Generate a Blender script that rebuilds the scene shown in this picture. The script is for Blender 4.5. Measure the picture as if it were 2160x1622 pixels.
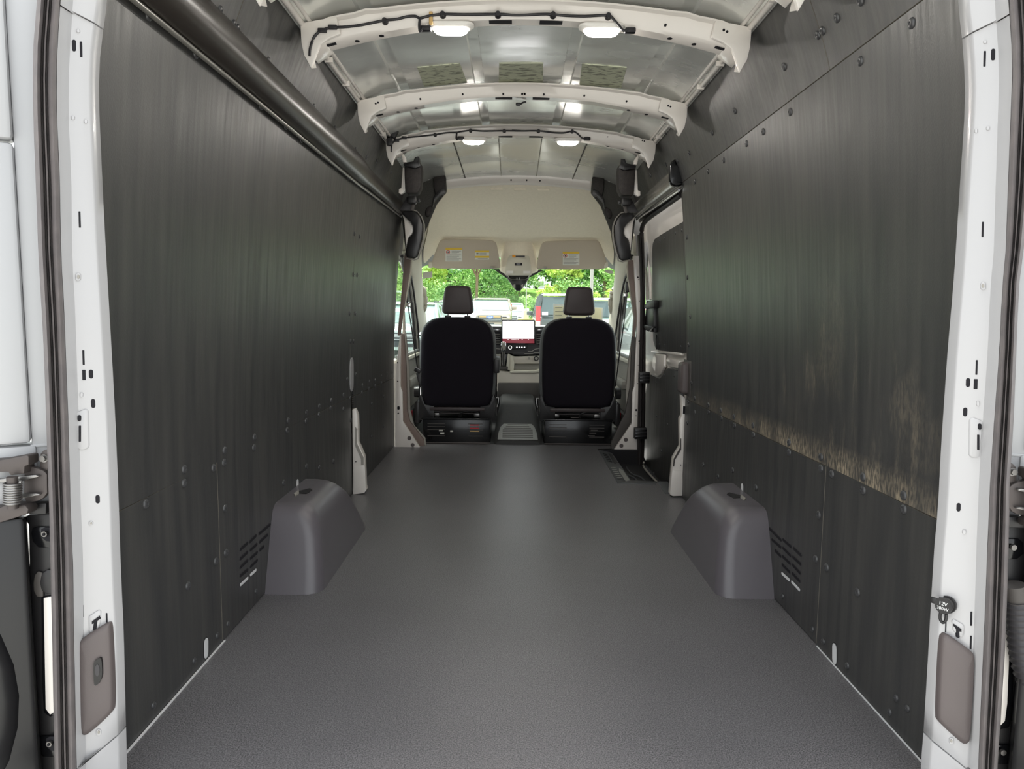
import bpy, bmesh, math, random
from mathutils import Vector, Matrix
random.seed(7)
scene = bpy.context.scene
for o in list(bpy.data.objects):
    bpy.data.objects.remove(o, do_unlink=True)

# ------------------------------------------------------------------ camera
PITCH, YAW, ROLL = math.radians(5.8615), math.radians(0.025), math.radians(0.553)
CAM = Vector((-0.0323, 0.0, 0.9847))
FPX = 1500.0
fwd = Vector((-math.sin(YAW)*math.cos(PITCH), math.cos(YAW)*math.cos(PITCH), -math.sin(PITCH)))
r0 = Vector((math.cos(YAW), math.sin(YAW), 0)); u0 = r0.cross(fwd)
rgt = r0*math.cos(ROLL) + u0*math.sin(ROLL); up = -r0*math.sin(ROLL) + u0*math.cos(ROLL)
cam_d = bpy.data.cameras.new('camera'); cam = bpy.data.objects.new('camera', cam_d)
scene.collection.objects.link(cam); scene.camera = cam
cam_d.sensor_fit = 'HORIZONTAL'; cam_d.sensor_width = 36.0
cam_d.lens = 36.0*FPX/2160.0
cam_d.clip_start = 0.02; cam_d.clip_end = 400
m = Matrix((rgt, up, -fwd)).transposed().to_4x4(); m.translation = CAM
cam.matrix_world = m

# ------------------------------------------------------------------ world (bright overcast sky)
world = bpy.data.worlds.new('overcast_sky'); scene.world = world
world.use_nodes = True
wn = world.node_tree.nodes; wl = world.node_tree.links
bg = wn['Background']
bg.inputs['Color'].default_value = (0.93, 0.97, 1.0, 1)
bg.inputs['Strength'].default_value = 1.0
# hazy high sun behind thin cloud
sd = bpy.data.lights.new('hazy_sun', 'SUN'); so = bpy.data.objects.new('hazy_sun', sd)
scene.collection.objects.link(so)
sd.energy = 4.0; sd.angle = math.radians(25); sd.color = (1.0, 0.97, 0.92)
so.rotation_euler = (math.radians(-6), math.radians(-14), 0)

vs = scene.view_settings
vs.view_transform = 'Standard'; vs.look = 'None'; vs.gamma = 1.0; vs.use_curve_mapping = False
vs.exposure = 1.06

# ------------------------------------------------------------------ helpers
COL = scene.collection
def lin(c):
    c = c/255.0
    return c/12.92 if c <= 0.04045 else ((c+0.055)/1.055)**2.4
def rgb(t): return (lin(t[0]), lin(t[1]), lin(t[2]), 1.0)
MATS = {}
def M(name, col, rough=0.5, metal=0.0, col2=None, nscale=8.0, stretch=(1,1,1), nlo=0.4, nhi=0.65, detail=4.0,
      bump=None, coat=0.0, emit=None, spec=0.5, rough2=None, sheen=0.0):
    """principled material; optional noise blend to col2 / rough2; bump=(scale,strength)"""
    if name in MATS: return MATS[name]
    mt = bpy.data.materials.new(name); mt.use_nodes = True
    nt = mt.node_tree; nd = nt.nodes; ln = nt.links
    b = nd['Principled BSDF']
    b.inputs['Base Color'].default_value = rgb(col)
    b.inputs['Roughness'].default_value = rough
    b.inputs['Metallic'].default_value = metal
    b.inputs['Specular IOR Level'].default_value = spec
    b.inputs['Coat Weight'].default_value = coat
    if sheen: b.inputs['Sheen Weight'].default_value = sheen
    if emit:
        b.inputs['Emission Color'].default_value = rgb(emit[0]); b.inputs['Emission Strength'].default_value = emit[1]
    tc = nd.new('ShaderNodeTexCoord')
    if col2 or rough2 is not None:
        mp = nd.new('ShaderNodeMapping'); mp.inputs['Scale'].default_value = stretch
        nz = nd.new('ShaderNodeTexNoise'); nz.inputs['Scale'].default_value = nscale; nz.inputs['Detail'].default_value = detail
        mr = nd.new('ShaderNodeMapRange'); mr.inputs['From Min'].default_value = nlo; mr.inputs['From Max'].default_value = nhi
        ln.new(tc.outputs['Object'], mp.inputs['Vector']); ln.new(mp.outputs['Vector'], nz.inputs['Vector'])
        ln.new(nz.outputs['Fac'], mr.inputs['Value'])
        if col2:
            mx = nd.new('ShaderNodeMix'); mx.data_type = 'RGBA'
            mx.inputs['A'].default_value = rgb(col); mx.inputs['B'].default_value = rgb(col2)
            ln.new(mr.outputs['Result'], mx.inputs['Factor']); ln.new(mx.outputs['Result'], b.inputs['Base Color'])
        if rough2 is not None:
            r2 = nd.new('ShaderNodeMapRange'); r2.inputs['To Min'].default_value = rough; r2.inputs['To Max'].default_value = rough2
            ln.new(mr.outputs['Result'], r2.inputs['Value']); ln.new(r2.outputs['Result'], b.inputs['Roughness'])
    if bump:
        nb = nd.new('ShaderNodeTexNoise'); nb.inputs['Scale'].default_value = bump[0]; nb.inputs['Detail'].default_value = 3
        ln.new(tc.outputs['Object'], nb.inputs['Vector'])
        bp = nd.new('ShaderNodeBump'); bp.inputs['Strength'].default_value = bump[1]; bp.inputs['Distance'].default_value = 0.002
        ln.new(nb.outputs['Fac'], bp.inputs['Height']); ln.new(bp.outputs['Normal'], b.inputs['Normal'])
    MATS[name] = mt
    return mt
def glass_mat(name, tint=(255,255,255), refl=0.06, rough=0.0):
    mt = bpy.data.materials.new(name); mt.use_nodes = True
    nt = mt.node_tree; nd = nt.nodes; ln = nt.links
    nd.remove(nd['Principled BSDF'])
    t = nd.new('ShaderNodeBsdfTransparent'); t.inputs['Color'].default_value = rgb(tint)
    g = nd.new('ShaderNodeBsdfGlossy'); g.inputs['Roughness'].default_value = rough
    lw = nd.new('ShaderNodeLayerWeight'); lw.inputs['Blend'].default_value = 0.5
    pw_ = nd.new('ShaderNodeMath'); pw_.operation = 'POWER'; pw_.inputs[1].default_value = 5.0
    fr = nd.new('ShaderNodeMath'); fr.operation = 'MULTIPLY_ADD'; fr.inputs[1].default_value = 0.5; fr.inputs[2].default_value = 0.03
    ln.new(lw.outputs['Facing'], pw_.inputs[0]); ln.new(pw_.outputs[0], fr.inputs[0])
    mx = nd.new('ShaderNodeMixShader')
    ln.new(fr.outputs[0], mx.inputs['Fac']); ln.new(t.outputs['BSDF'], mx.inputs[1]); ln.new(g.outputs['BSDF'], mx.inputs[2])
    ln.new(mx.outputs['Shader'], nd['Material Output'].inputs['Surface'])
    MATS[name] = mt
    return mt

def ray(x, y): return fwd + rgt*((x-1080)/FPX) - up*((y-811)/FPX)
def at(x, y, X=None, Y=None, Z=None):
    """point of the plane X=, Y= or Z=const that the photograph shows at (x, y)"""
    d = ray(x, y)
    i, v = (0, X) if X is not None else ((1, Y) if Y is not None else (2, Z))
    t = (v-CAM[i])/d[i]
    return CAM + d*t

def finish(name, bm, mat, parent=None, smooth=False, angle=35, kind=None):
    bmesh.ops.recalc_face_normals(bm, faces=bm.faces[:])
    me = bpy.data.meshes.new(name); bm.to_mesh(me); bm.free()
    if smooth:
        me.polygons.foreach_set('use_smooth', [True]*len(me.polygons))
        me.set_sharp_from_angle(angle=math.radians(angle))
    if mat: me.materials.append(mat if not isinstance(mat, str) else MATS[mat])
    o = bpy.data.objects.new(name, me); COL.objects.link(o)
    if parent is not None: attach(o, parent)
    if kind: o['kind'] = kind
    return o
def attach(o, parent):
    o.parent = parent
    if parent.get('local') or parent.parent is not None: return
    o.matrix_parent_inverse = Matrix.Translation(-parent.location)
def thing(name, label, cat, loc=(0,0,0), group=None, kind=None, local=False, rotz=0.0):
    o = bpy.data.objects.new(name, None); COL.objects.link(o)
    o.empty_display_size = 0.05
    o.location = loc; o.rotation_euler = (0,0,rotz)
    o['label'] = label
    if cat: o['category'] = cat
    if group: o['group'] = group
    if kind: o['kind'] = kind
    if local: o['local'] = 1
    return o
def tag(o, label=None, cat=None, group=None, kind=None):
    if label: o['label'] = label
    if cat: o['category'] = cat
    if group: o['group'] = group
    if kind: o['kind'] = kind
    return o
def bev(bm, r, seg=2, angle=30):
    if r <= 0: return
    es = [e for e in bm.edges if len(e.link_faces) == 2 and e.calc_face_angle(0) > math.radians(angle)]
    bmesh.ops.bevel(bm, geom=es, offset=r, segments=seg, affect='EDGES', profile=0.5, clamp_overlap=True)
def box(name, c, s, mat, parent=None, r=0.0, seg=2, rot=None, smooth=True, kind=None):
    bm = bmesh.new(); bmesh.ops.create_cube(bm, size=1.0)
    for v in bm.verts: v.co = Vector((v.co.x*s[0], v.co.y*s[1], v.co.z*s[2]))
    bev(bm, r, seg)
    R = rot.to_4x4() if rot is not None else Matrix.Identity(4)
    bm.transform(Matrix.Translation(Vector(c)) @ R)
    return finish(name, bm, mat, parent, smooth, kind=kind)
def poly(name, verts, faces, mat, parent=None, r=0.0, seg=2, smooth=False, angle=35, kind=None, weld=False):
    bm = bmesh.new(); vs_ = [bm.verts.new(v) for v in verts]
    for f in faces:
        try: bm.faces.new([vs_[i] for i in f])
        except ValueError: pass
    if weld: bmesh.ops.remove_doubles(bm, verts=bm.verts[:], dist=1e-5)
    bmesh.ops.recalc_face_normals(bm, faces=bm.faces[:])
    bev(bm, r, seg)
    return finish(name, bm, mat, parent, smooth or r > 0, angle, kind)
def plate(name, pts, vec, mat, parent=None, r=0.0, seg=2, smooth=False, kind=None):
    """outline (3D points) extruded along vec"""
    n = len(pts); vec = Vector(vec)
    v = [Vector(p) for p in pts] + [Vector(p)+vec for p in pts]
    f = [list(range(n)), list(range(2*n-1, n-1, -1))] + [[i, (i+1) % n, n+(i+1) % n, n+i] for i in range(n)]
    return poly(name, v, f, mat, parent, r, seg, smooth, kind=kind)
def loft(name, rings, mat, parent=None, closed=True, cap=True, smooth=True, angle=35, kind=None, r=0.0):
    n = len(rings[0]); v = [Vector(p) for rg in rings for p in rg]; f = []
    for k in range(len(rings)-1):
        for i in range(n if closed else n-1):
            a, b = k*n+i, k*n+(i+1) % n
            f.append([a, b, b+n, a+n])
    if cap and closed:
        f.append(list(range(n))[::-1]); f.append([(len(rings)-1)*n+i for i in range(n)])
    return poly(name, v, f, mat, parent, r=r, smooth=smooth, angle=angle, kind=kind)
def sheet(name, grid, th, mat, parent=None, smooth=True, angle=35, kind=None):
    """open grid of points given a thickness vector (function or vector)"""
    n = len(grid[0]); m_ = len(grid)
    tv = th if callable(th) else (lambda p: Vector(th))
    a = [Vector(p) for rg in grid for p in rg]; b = [p + tv(p) for p in a]
    N = len(a); f = []
    for k in range(m_-1):
        for i in range(n-1):
            q = [k*n+i, k*n+i+1, (k+1)*n+i+1, (k+1)*n+i]
            f.append(q); f.append([N+j for j in q[::-1]])
    bd = [i for i in range(n)] + [k*n+n-1 for k in range(1, m_)] + [(m_-1)*n+i for i in range(n-2, -1, -1)] + [k*n for k in range(m_-2, 0, -1)]
    for i in range(len(bd)):
        p, q = bd[i], bd[(i+1) % len(bd)]
        f.append([p, N+p, N+q, q])
    return poly(name, a+b, f, mat, parent, smooth=smooth, angle=angle, kind=kind)
def tube(name, path, rad, mat, parent=None, n=8, kind=None, squash=None):
    P_ = [Vector(p) for p in path]; rings = []
    for i, p in enumerate(P_):
        t = (P_[min(i+1, len(P_)-1)] - P_[max(i-1, 0)]).normalized()
        a = Vector((0,0,1)) if abs(t.z) < 0.9 else Vector((1,0,0))
        x = t.cross(a).normalized(); y = x.cross(t).normalized()
        rr_ = rad[i] if isinstance(rad, (list, tuple)) else rad
        sx, sy = squash if squash else (1, 1)
        rings.append([p + x*(rr_*sx*math.cos(2*math.pi*k/n)) + y*(rr_*sy*math.sin(2*math.pi*k/n)) for k in range(n)])
    return loft(name, rings, mat, parent, kind=kind, angle=50)
def cyl(name, a, b, rad, mat, parent=None, n=16, r2=None, kind=None):
    a = Vector(a); b = Vector(b); t = (b-a).normalized()
    q = Vector((0,0,1)) if abs(t.z) < 0.9 else Vector((1,0,0))
    x = t.cross(q).normalized(); y = x.cross(t).normalized()
    r2 = rad if r2 is None else r2
    rings = [[p + x*(rr_*math.cos(2*math.pi*k/n)) + y*(rr_*math.sin(2*math.pi*k/n)) for k in range(n)] for p, rr_ in ((a, rad), (b, r2))]
    return loft(name, rings, mat, parent, kind=kind)
def rr(w, h, r, n=4):
    """rounded rectangle outline, centred, counter-clockwise"""
    out = []; r = min(r, w/2-1e-5, h/2-1e-5)
    for cx, cy, a0 in ((w/2-r, h/2-r, 0), (-w/2+r, h/2-r, 90), (-w/2+r, -h/2+r, 180), (w/2-r, -h/2+r, 270)):
        for k in range(n+1):
            a = math.radians(a0 + 90*k/n); out.append((cx+r*math.cos(a), cy+r*math.sin(a)))
    return out
def interp(tab, x):
    if x <= tab[0][0]: return tab[0][1]
    for (a, va), (b, vb) in zip(tab, tab[1:]):
        if x <= b: return va + (vb-va)*(x-a)/(b-a)
    return tab[-1][1]
def instance(o, parent, mw):
    c = bpy.data.objects.new(o.name.split('.')[0], o.data if o is not None else None); COL.objects.link(c)
    c.parent = parent; c.matrix_parent_inverse = Matrix.Identity(4)
    return c
def arc_pts(pts, n=6):
    """Catmull-Rom through 3D pts"""
    P_ = [Vector(p) for p in pts]; out = []
    for i in range(len(P_)-1):
        p0, p1, p2, p3 = P_[max(i-1, 0)], P_[i], P_[i+1], P_[min(i+2, len(P_)-1)]
        for k in range(n):
            t = k/n
            out.append(0.5*((2*p1) + (p2-p0)*t + (2*p0-5*p1+4*p2-p3)*t*t + (3*p1-p0-3*p2+p3)*t**3))
    out.append(P_[-1]); return out
def text_mesh(name, body, size, mat, parent, mw, extrude=0.0003):
    cu = bpy.data.curves.new(name, 'FONT'); cu.body = body; cu.size = size; cu.align_x = 'CENTER'; cu.align_y = 'CENTER'; cu.extrude = extrude
    tmp = bpy.data.objects.new('tmp_text', cu); COL.objects.link(tmp)
    dg = bpy.context.evaluated_depsgraph_get()
    me = bpy.data.meshes.new_from_object(tmp.evaluated_get(dg)); bpy.data.objects.remove(tmp, do_unlink=True)
    me.transform(mw); me.materials.clear(); me.materials.append(MATS[mat])
    o = bpy.data.objects.new(name, me); COL.objects.link(o)
    if parent is not None: attach(o, parent)
    return o

# ------------------------------------------------------------------ materials
M('white_paint', (184,183,184), 0.24, coat=0.25)
M('cream_paint', (228,222,215), 0.28, coat=0.4)
M('hole_dark', (14,12,20), 0.8)
M('seal_rubber', (104,99,99), 0.5, col2=(114,108,107), nscale=30)
M('seal_dark', (38,34,34), 0.6)
M('cap_plastic', (92,84,83), 0.5, bump=(900,0.15))
M('black_plastic', (34,33,34), 0.42)
M('black_gloss', (16,16,18), 0.18)
M('black_satin', (26,25,27), 0.32)
M('black_foam', (34,30,29), 0.7, col2=(48,43,41), nscale=60, bump=(250,0.5))
M('charcoal_carpet', (62,62,58), 0.9, col2=(74,73,69), nscale=150, bump=(400,0.4))
M('headliner', (240,231,212), 0.92, col2=(236,227,208), nscale=60, bump=(700,0.15))
M('visor_vinyl', (186,175,159), 0.75, bump=(900,0.12))
M('trim_beige', (214,209,194), 0.7)
M('trim_grey', (158,154,146), 0.62)
M('trim_taupe', (128,112,104), 0.6)
M('trim_dark', (74,70,67), 0.6)
M('seat_fabric_black', (26,23,30), 0.9, bump=(800,0.2), spec=0.2)
M('headrest_vinyl', (66,58,58), 0.5, bump=(900,0.1))
M('seat_side', (96,98,98), 0.8)
M('dash_black', (30,29,32), 0.5)
M('dash_grey', (60,58,60), 0.55)
M('dash_beige', (206,198,186), 0.6)
M('tread_grey', (150,152,148), 0.55, bump=(600,0.2))
M('rubber_mat', (52,52,52), 0.75, bump=(500,0.3))
M('chrome', (205,205,205), 0.15, metal=1.0)
M('steel', (150,148,146), 0.35, metal=0.9)
M('dull_steel', (86,80,78), 0.5, metal=0.5)
M('arch_plastic', (94,90,94), 0.28, bump=(900,0.15))
M('step_plastic', (78,80,82), 0.45, bump=(700,0.2))
M('step_dark', (36,36,37), 0.5)
M('roof_steel', (240,241,236), 0.16, metal=0.5, col2=(216,217,214), nscale=2.2, stretch=(1.0,3.0,1), nlo=0.42, nhi=0.7, rough2=0.34)
M('roof_paint', (158,154,148), 0.13, metal=0.15, coat=0.3)
M('pad_grey', (206,210,184), 0.75, col2=(140,142,124), nscale=26, stretch=(1,2.6,1), nlo=0.52, nhi=0.6, detail=6)
M('rail_paint', (46,41,37), 0.32)
M('rail_light', (120,118,112), 0.25, metal=0.3)
M('bolt_steel', (120,118,116), 0.35, metal=0.9)
M('rivet_black', (66,66,67), 0.28)
M('ply_edge', (118,112,102), 0.8)
M('lamp_white', (235,232,225), 0.4)
M('lamp_lens', (255,252,245), 0.3, emit=((255,250,242), 14.0))
M('lamp_led', (255,252,245), 0.3, emit=((255,249,240), 460.0))
M('cable_black', (26,24,28), 0.5)
M('connector_amber', (205,170,110), 0.4)
M('sticker_white', (214,214,206), 0.6)
M('sticker_yellow', (222,186,60), 0.6)
M('sticker_red', (190,60,50), 0.6)
M('ink_grey', (120,120,115), 0.7)
M('orange_label', (240,160,40), 0.6)
M('red_plastic', (190,20,40), 0.35)
M('belt_web', (32,31,33), 0.7, bump=(1200,0.3))
M('screen_white', (250,250,250), 0.3, emit=((250,250,255), 1.3))
M('screen_red', (120,25,40), 0.25, emit=((120,20,40), 0.35))
M('screen_icon', (240,240,240), 0.3, emit=((240,240,240), 1.0))
M('screen_line', (160,165,170), 0.4, emit=((170,172,180), 0.8))
M('plate_white', (222,222,222), 0.4)
M('door_black', (22,22,24), 0.3, bump=(30,0.1))
M('door_white', (186,187,189), 0.35)
glass_mat('window_glass', (250,254,252))
def floor_material():
    mt = M('floor_rubber', (58,57,58), 0.40, spec=0.75)
    nt = mt.node_tree; nd = nt.nodes; ln = nt.links; b = nd['Principled BSDF']
    tc = nd.new('ShaderNodeTexCoord')
    a = nd.new('ShaderNodeTexNoise'); a.inputs['Scale'].default_value = 300; a.inputs['Detail'].default_value = 6; a.inputs['Roughness'].default_value = 0.75
    ra = nd.new('ShaderNodeValToRGB'); ra.color_ramp.elements[0].position = 0.40; ra.color_ramp.elements[0].color = rgb((46,45,48))
    ra.color_ramp.elements[1].position = 0.62; ra.color_ramp.elements[1].color = rgb((134,132,134))
    c = nd.new('ShaderNodeTexNoise'); c.inputs['Scale'].default_value = 2.0; c.inputs['Detail'].default_value = 6
    mx = nd.new('ShaderNodeMix'); mx.data_type = 'RGBA'; mx.blend_type = 'OVERLAY'; mx.inputs['Factor'].default_value = 0.22
    ln.new(tc.outputs['Object'], a.inputs['Vector']); ln.new(tc.outputs['Object'], c.inputs['Vector'])
    ln.new(a.outputs['Fac'], ra.inputs['Fac']); ln.new(ra.outputs['Color'], mx.inputs['A']); ln.new(c.outputs['Fac'], mx.inputs['B'])
    ln.new(mx.outputs['Result'], b.inputs['Base Color'])
    bp = nd.new('ShaderNodeBump'); bp.inputs['Strength'].default_value = 0.25; bp.inputs['Distance'].default_value = 0.001
    ln.new(a.outputs['Fac'], bp.inputs['Height']); ln.new(bp.outputs['Normal'], b.inputs['Normal'])
floor_material()
def ply_material(name, scuff=0.0):
    """black film-faced plywood liner: faint vertical streaks, satin, optional pale scuffs"""
    mt = M(name, (46,45,43), 0.4, spec=0.5)
    nt = mt.node_tree; nd = nt.nodes; ln = nt.links; b = nd['Principled BSDF']
    tc = nd.new('ShaderNodeTexCoord')
    def noise(scale, stretch, detail=4):
        mp = nd.new('ShaderNodeMapping'); mp.inputs['Scale'].default_value = stretch
        n = nd.new('ShaderNodeTexNoise'); n.inputs['Scale'].default_value = scale; n.inputs['Detail'].default_value = detail
        ln.new(tc.outputs['Object'], mp.inputs['Vector']); ln.new(mp.outputs['Vector'], n.inputs['Vector']); return n.outputs['Fac']
    def rng(v, a, c, lo=0.0, hi=1.0):
        r = nd.new('ShaderNodeMapRange'); r.inputs['From Min'].default_value = a; r.inputs['From Max'].default_value = c
        r.inputs['To Min'].default_value = lo; r.inputs['To Max'].default_value = hi; ln.new(v, r.inputs['Value']); return r.outputs['Result']
    def math_(op, a, c):
        n = nd.new('ShaderNodeMath'); n.operation = op; n.use_clamp = True
        for i, q in enumerate((a, c)):
            if isinstance(q, (int, float)): n.inputs[i].default_value = q
            else: ln.new(q, n.inputs[i])
        return n.outputs['Value']
    st = noise(16, (1, 1.4, 0.10), 5)
    mx = nd.new('ShaderNodeMix'); mx.data_type = 'RGBA'
    mx.inputs['A'].default_value = rgb((56,56,56)); mx.inputs['B'].default_value = rgb((69,68,66))
    ln.new(rng(st, 0.35, 0.68), mx.inputs['Factor'])
    col = mx.outputs['Result']
    rg_ = rng(noise(40, (1, 2, 0.06), 4), 0.3, 0.7, 0.36, 0.48)
    if scuff > 0:
        sx = nd.new('ShaderNodeSeparateXYZ'); ln.new(tc.outputs['Object'], sx.inputs['Vector'])
        y, z = sx.outputs['Y'], sx.outputs['Z']
        # rubbed film above the seam, and hand-height rub marks
        blotch = rng(noise(3.2, (1, 1, 1), 5), 0.47, 0.66)
        fine = rng(noise(120, (1, 1.2, 0.35), 3), 0.40, 0.66)
        low = math_('MULTIPLY', rng(z, 0.552, 0.625, 1.0, 0.0), rng(noise(8, (1, 1, 0.5), 4), 0.30, 0.56))
        low = math_('MULTIPLY', low, rng(y, 3.3, 2.6, 0.35, 1.0))
        mid = math_('MULTIPLY', rng(z, 1.22, 0.95), rng(y, 2.5, 1.95))
        mid = math_('MULTIPLY', mid, blotch)
        drag = rng(noise(22, (1, 1.0, 0.16), 4), 0.58, 0.72)
        drag = math_('MULTIPLY', math_('MULTIPLY', drag, rng(z, 1.25, 0.9)), rng(y, 2.9, 2.2))
        tot = math_('ADD', math_('MULTIPLY', low, 1.15), math_('ADD', math_('MULTIPLY', mid, 0.34), math_('MULTIPLY', drag, 0.26)))
        tot = math_('MULTIPLY', tot, math_('ADD', 0.15, fine))
        tot = math_('MULTIPLY', tot, scuff)
        m2 = nd.new('ShaderNodeMix'); m2.data_type = 'RGBA'; m2.inputs['B'].default_value = rgb((176,162,138))
        ln.new(tot, m2.inputs['Factor']); ln.new(col, m2.inputs['A']); col = m2.outputs['Result']
    ln.new(col, b.inputs['Base Color']); ln.new(rg_, b.inputs['Roughness'])
    bp = nd.new('ShaderNodeBump'); bp.inputs['Strength'].default_value = 0.25; bp.inputs['Distance'].default_value = 0.0008
    ln.new(noise(350, (1, 1, 0.6), 2), bp.inputs['Height']); ln.new(bp.outputs['Normal'], b.inputs['Normal'])
ply_material('plywood')
ply_material('plywood_scuffed', 0.75)
# ================================================================== the van body shell
WP = [(0,.885),(.55,.885),(.75,.880),(.9,.873),(1.05,.865),(1.2,.855),(1.35,.845),(1.5,.832),(1.65,.815),(1.72,.793),(1.80,.762),(1.9,.722),(2.0,.68)]
def WX(z): return interp(WP, z)
def onwall(x, y, s):
    z = 1.0
    for _ in range(30):
        p = at(x, y, X=s*WX(z)); z = 0.5*z + 0.5*max(-0.2, min(2.0, p.z))
    return at(x, y, X=s*WX(z))
YEND = 5.09
# floor with the side-step cut-out
fl = plate('floor', [(-.90,1.22,0),(.90,1.22,0),(.90,3.80,0),(.835,3.83,0),(.822,4.07,0),(.585,4.05,0),(.592,5.06,0),(.70,5.06,0),(.70,5.22,0),(-.70,5.22,0),(-.70,5.12,0),(-.90,5.10,0)], (0,0,-.03), 'floor_rubber', kind='structure')
tag(fl, 'dark grey speckled rubber cargo floor mat of the van')
# outer body skins behind the liners
def skin(name, s, y0, y1, label):
    g = [[(s*(WX(z)+.035), y, z) for z in [-.3,0,.55,.9,1.2,1.5,1.65,1.8,1.9,2.0]] for y in (y0, y1)]
    return tag(sheet(name, g, (s*.012,0,0), 'trim_dark', kind='structure'), label)
wall_l = skin('wall_left', -1, 1.37, 5.12, 'left body side of the van lined with black plywood panels')
wall_r = skin('wall_right', 1, 1.37, 3.86, 'right body side of the van lined with black plywood panels up to the sliding door')
# rear closing skin above/behind right wall: upper body over sliding door
sheet('body_side', [[(WX(z)+.035, y, z) for z in (1.62,1.75,1.85,2.0)] for y in (3.86, 5.12)], (.012,0,0), 'trim_dark', wall_r)

PANELS = []
def panel(s, y0, y1, z0, z1, mat='plywood', z1b=None, z0b=None, y0t=None, y1t=None):
    """liner panel following the body side; z1b/z0b at y1, y0t/y1t the y of the ends at the top"""
    z1b = z1 if z1b is None else z1b; z0b = z0 if z0b is None else z0b
    y0t = y0 if y0t is None else y0t; y1t = y1 if y1t is None else y1t
    g = []
    NZ = 10
    cols = [0, 1]
    for c in cols:
        rgz0, rgz1 = (z0, z1) if c == 0 else (z0b, z1b)
        row = []
        for k in range(NZ+1):
            t = k/NZ; z = rgz0 + (rgz1-rgz0)*t
            y = (y0 + (y0t-y0)*t) if c == 0 else (y1 + (y1t-y1)*t)
            row.append((s*WX(z), y, z))
        g.append(row)
    o = sheet('wall_panel', g, (s*.009,0,0), mat, wall_l if s < 0 else wall_r, angle=40)
    o.data.materials.append(MATS['ply_edge'])
    for f in o.data.polygons:
        if abs(f.normal.x) < .55: f.material_index = 1
    PANELS.append((s, min(y0,y0t), max(y1,y1t), min(z0,z0b), max(z1,z1b), o)); return o
G = .0018
# left side
panel(-1, 1.38, 2.022-G, .004, .545-G)
panel(-1, 2.022+G, 3.735, .004, .545-G, z1b=.528-G)
panel(-1, 3.79, YEND, .004, .524-G, z1b=.500-G)
panel(-1, 1.36, 3.71-G, .545+G, 1.63, z0b=.528+G)
panel(-1, 3.71+G, YEND, .526+G, 1.63, z0b=.500+G)
p500 = onwall(500, 40, -1); p772 = onwall(773, 290, -1)
panel(-1, 1.36, p500.y-G, 1.63+2*G, 1.90)
panel(-1, p500.y+G, p772.y-G, 1.63+2*G, 1.90)
panel(-1, p772.y+G, 4.75, 1.63+2*G, 1.885)
# right side
panel(1, 1.38, 2.04-G, .004, .548-G)
panel(1, 2.04+G, 3.745, .004, .545-G, z1b=.535-G)
panel(1, 1.36, 3.70, .548+G, 1.640-G, mat='plywood_scuffed', z0b=.535+G)
pr = onwall(1728, 60, 1)
panel(1, 1.36, pr.y-G, 1.640+G, 1.90)
panel(1, pr.y+G, 4.75, 1.640+G, 1.885)

# fasteners
def dome_mesh(r, h):
    bm = bmesh.new(); n = 12
    prof = [(r, 0), (r*.97, h*.35), (r*.8, h*.8), (r*.45, h), (r*.30, h*.96), (r*.22, h*.7)]
    rings = [[bm.verts.new((a*math.cos(2*math.pi*k/n), a*math.sin(2*math.pi*k/n), z)) for k in range(n)] for a, z in prof]
    for A, B in zip(rings, rings[1:]):
        for k in range(n): bm.faces.new([A[k], A[(k+1) % n], B[(k+1) % n], B[k]])
    bm.faces.new(rings[-1])
    me = bpy.data.meshes.new('rivet'); bm.to_mesh(me); bm.free()
    me.polygons.foreach_set('use_smooth', [True]*len(me.polygons)); me.materials.append(MATS['rivet_black']); return me
RIV_L = dome_mesh(.0125, .0055); RIV_S = dome_mesh(.0090, .0050)
def rivet(x, y, s, me, parent=None, X=None):
    p = onwall(x, y, s) if X is None else at(x, y, X=X)
    if parent is None:
        c = [q for q in PANELS if q[0] == s and q[1]-.03 <= p.y <= q[2]+.03 and q[3]-.02 <= p.z <= q[4]+.02]
        if not c: return
        parent = min(c, key=lambda q: max(q[1]-p.y, p.y-q[2], q[3]-p.z, p.z-q[4]))[5]
    if X is None:
        e = .02; dx = (WX(p.z+e)-WX(p.z-e))/(2*e)
        nrm = Vector((-s, 0, s*0 + (dx*1.0))).normalized()
        nrm = Vector((-s, 0, -(-dx))).normalized() if s > 0 else Vector((1, 0, dx)).normalized()
    else: nrm = Vector((-s, 0, 0))
    o = bpy.data.objects.new('rivet', me); COL.objects.link(o)
    o.rotation_mode = 'QUATERNION'; o.rotation_quaternion = nrm.to_track_quat('Z', 'Y'); o.location = p
    o.parent = parent
    return o
RL = [(313,32),(413,113),(464,22),(492,51),(500,60),(565,128),(626,35),(683,111),(661,225),(705,271),(749,315),(719,160),
 (550,224),(602,267),(635,295),(680,330),(708,354),(734,375),(767,397),(784,416),(798,425),(815,437),(832,449),(844,458),
 (747,493),(758,499),(773,332),(794,340),(825,364),(745,579),(753,580),(845,606),(841,653),(838,702),(737,661),(749,661),
 (739,720),(745,720),(732,800),(750,790),(764,813),(779,805),(791,802),(804,794),(816,788),(827,785),(724,833),(738,840),
 (724,863),(763,828),(778,820),(791,814),(804,808),(815,802),(809,836),(784,852),(809,899),(784,920),(739,886),
 (473,950),(388,990),(450,987),(472,976),(388,1019),(307,1063),(474,1072),(536,922),(535,944),(476,1166),(455,1184),(396,1236),
 (598,1018),(646,984),(673,987),(703,973),(607,887),(605,907),(646,870),(645,888),(673,857),(672,874),(698,845),(697,861)]
RLs = [(480,1316),(458,1341),(409,1394),(323,1488),(539,1247)]
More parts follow.
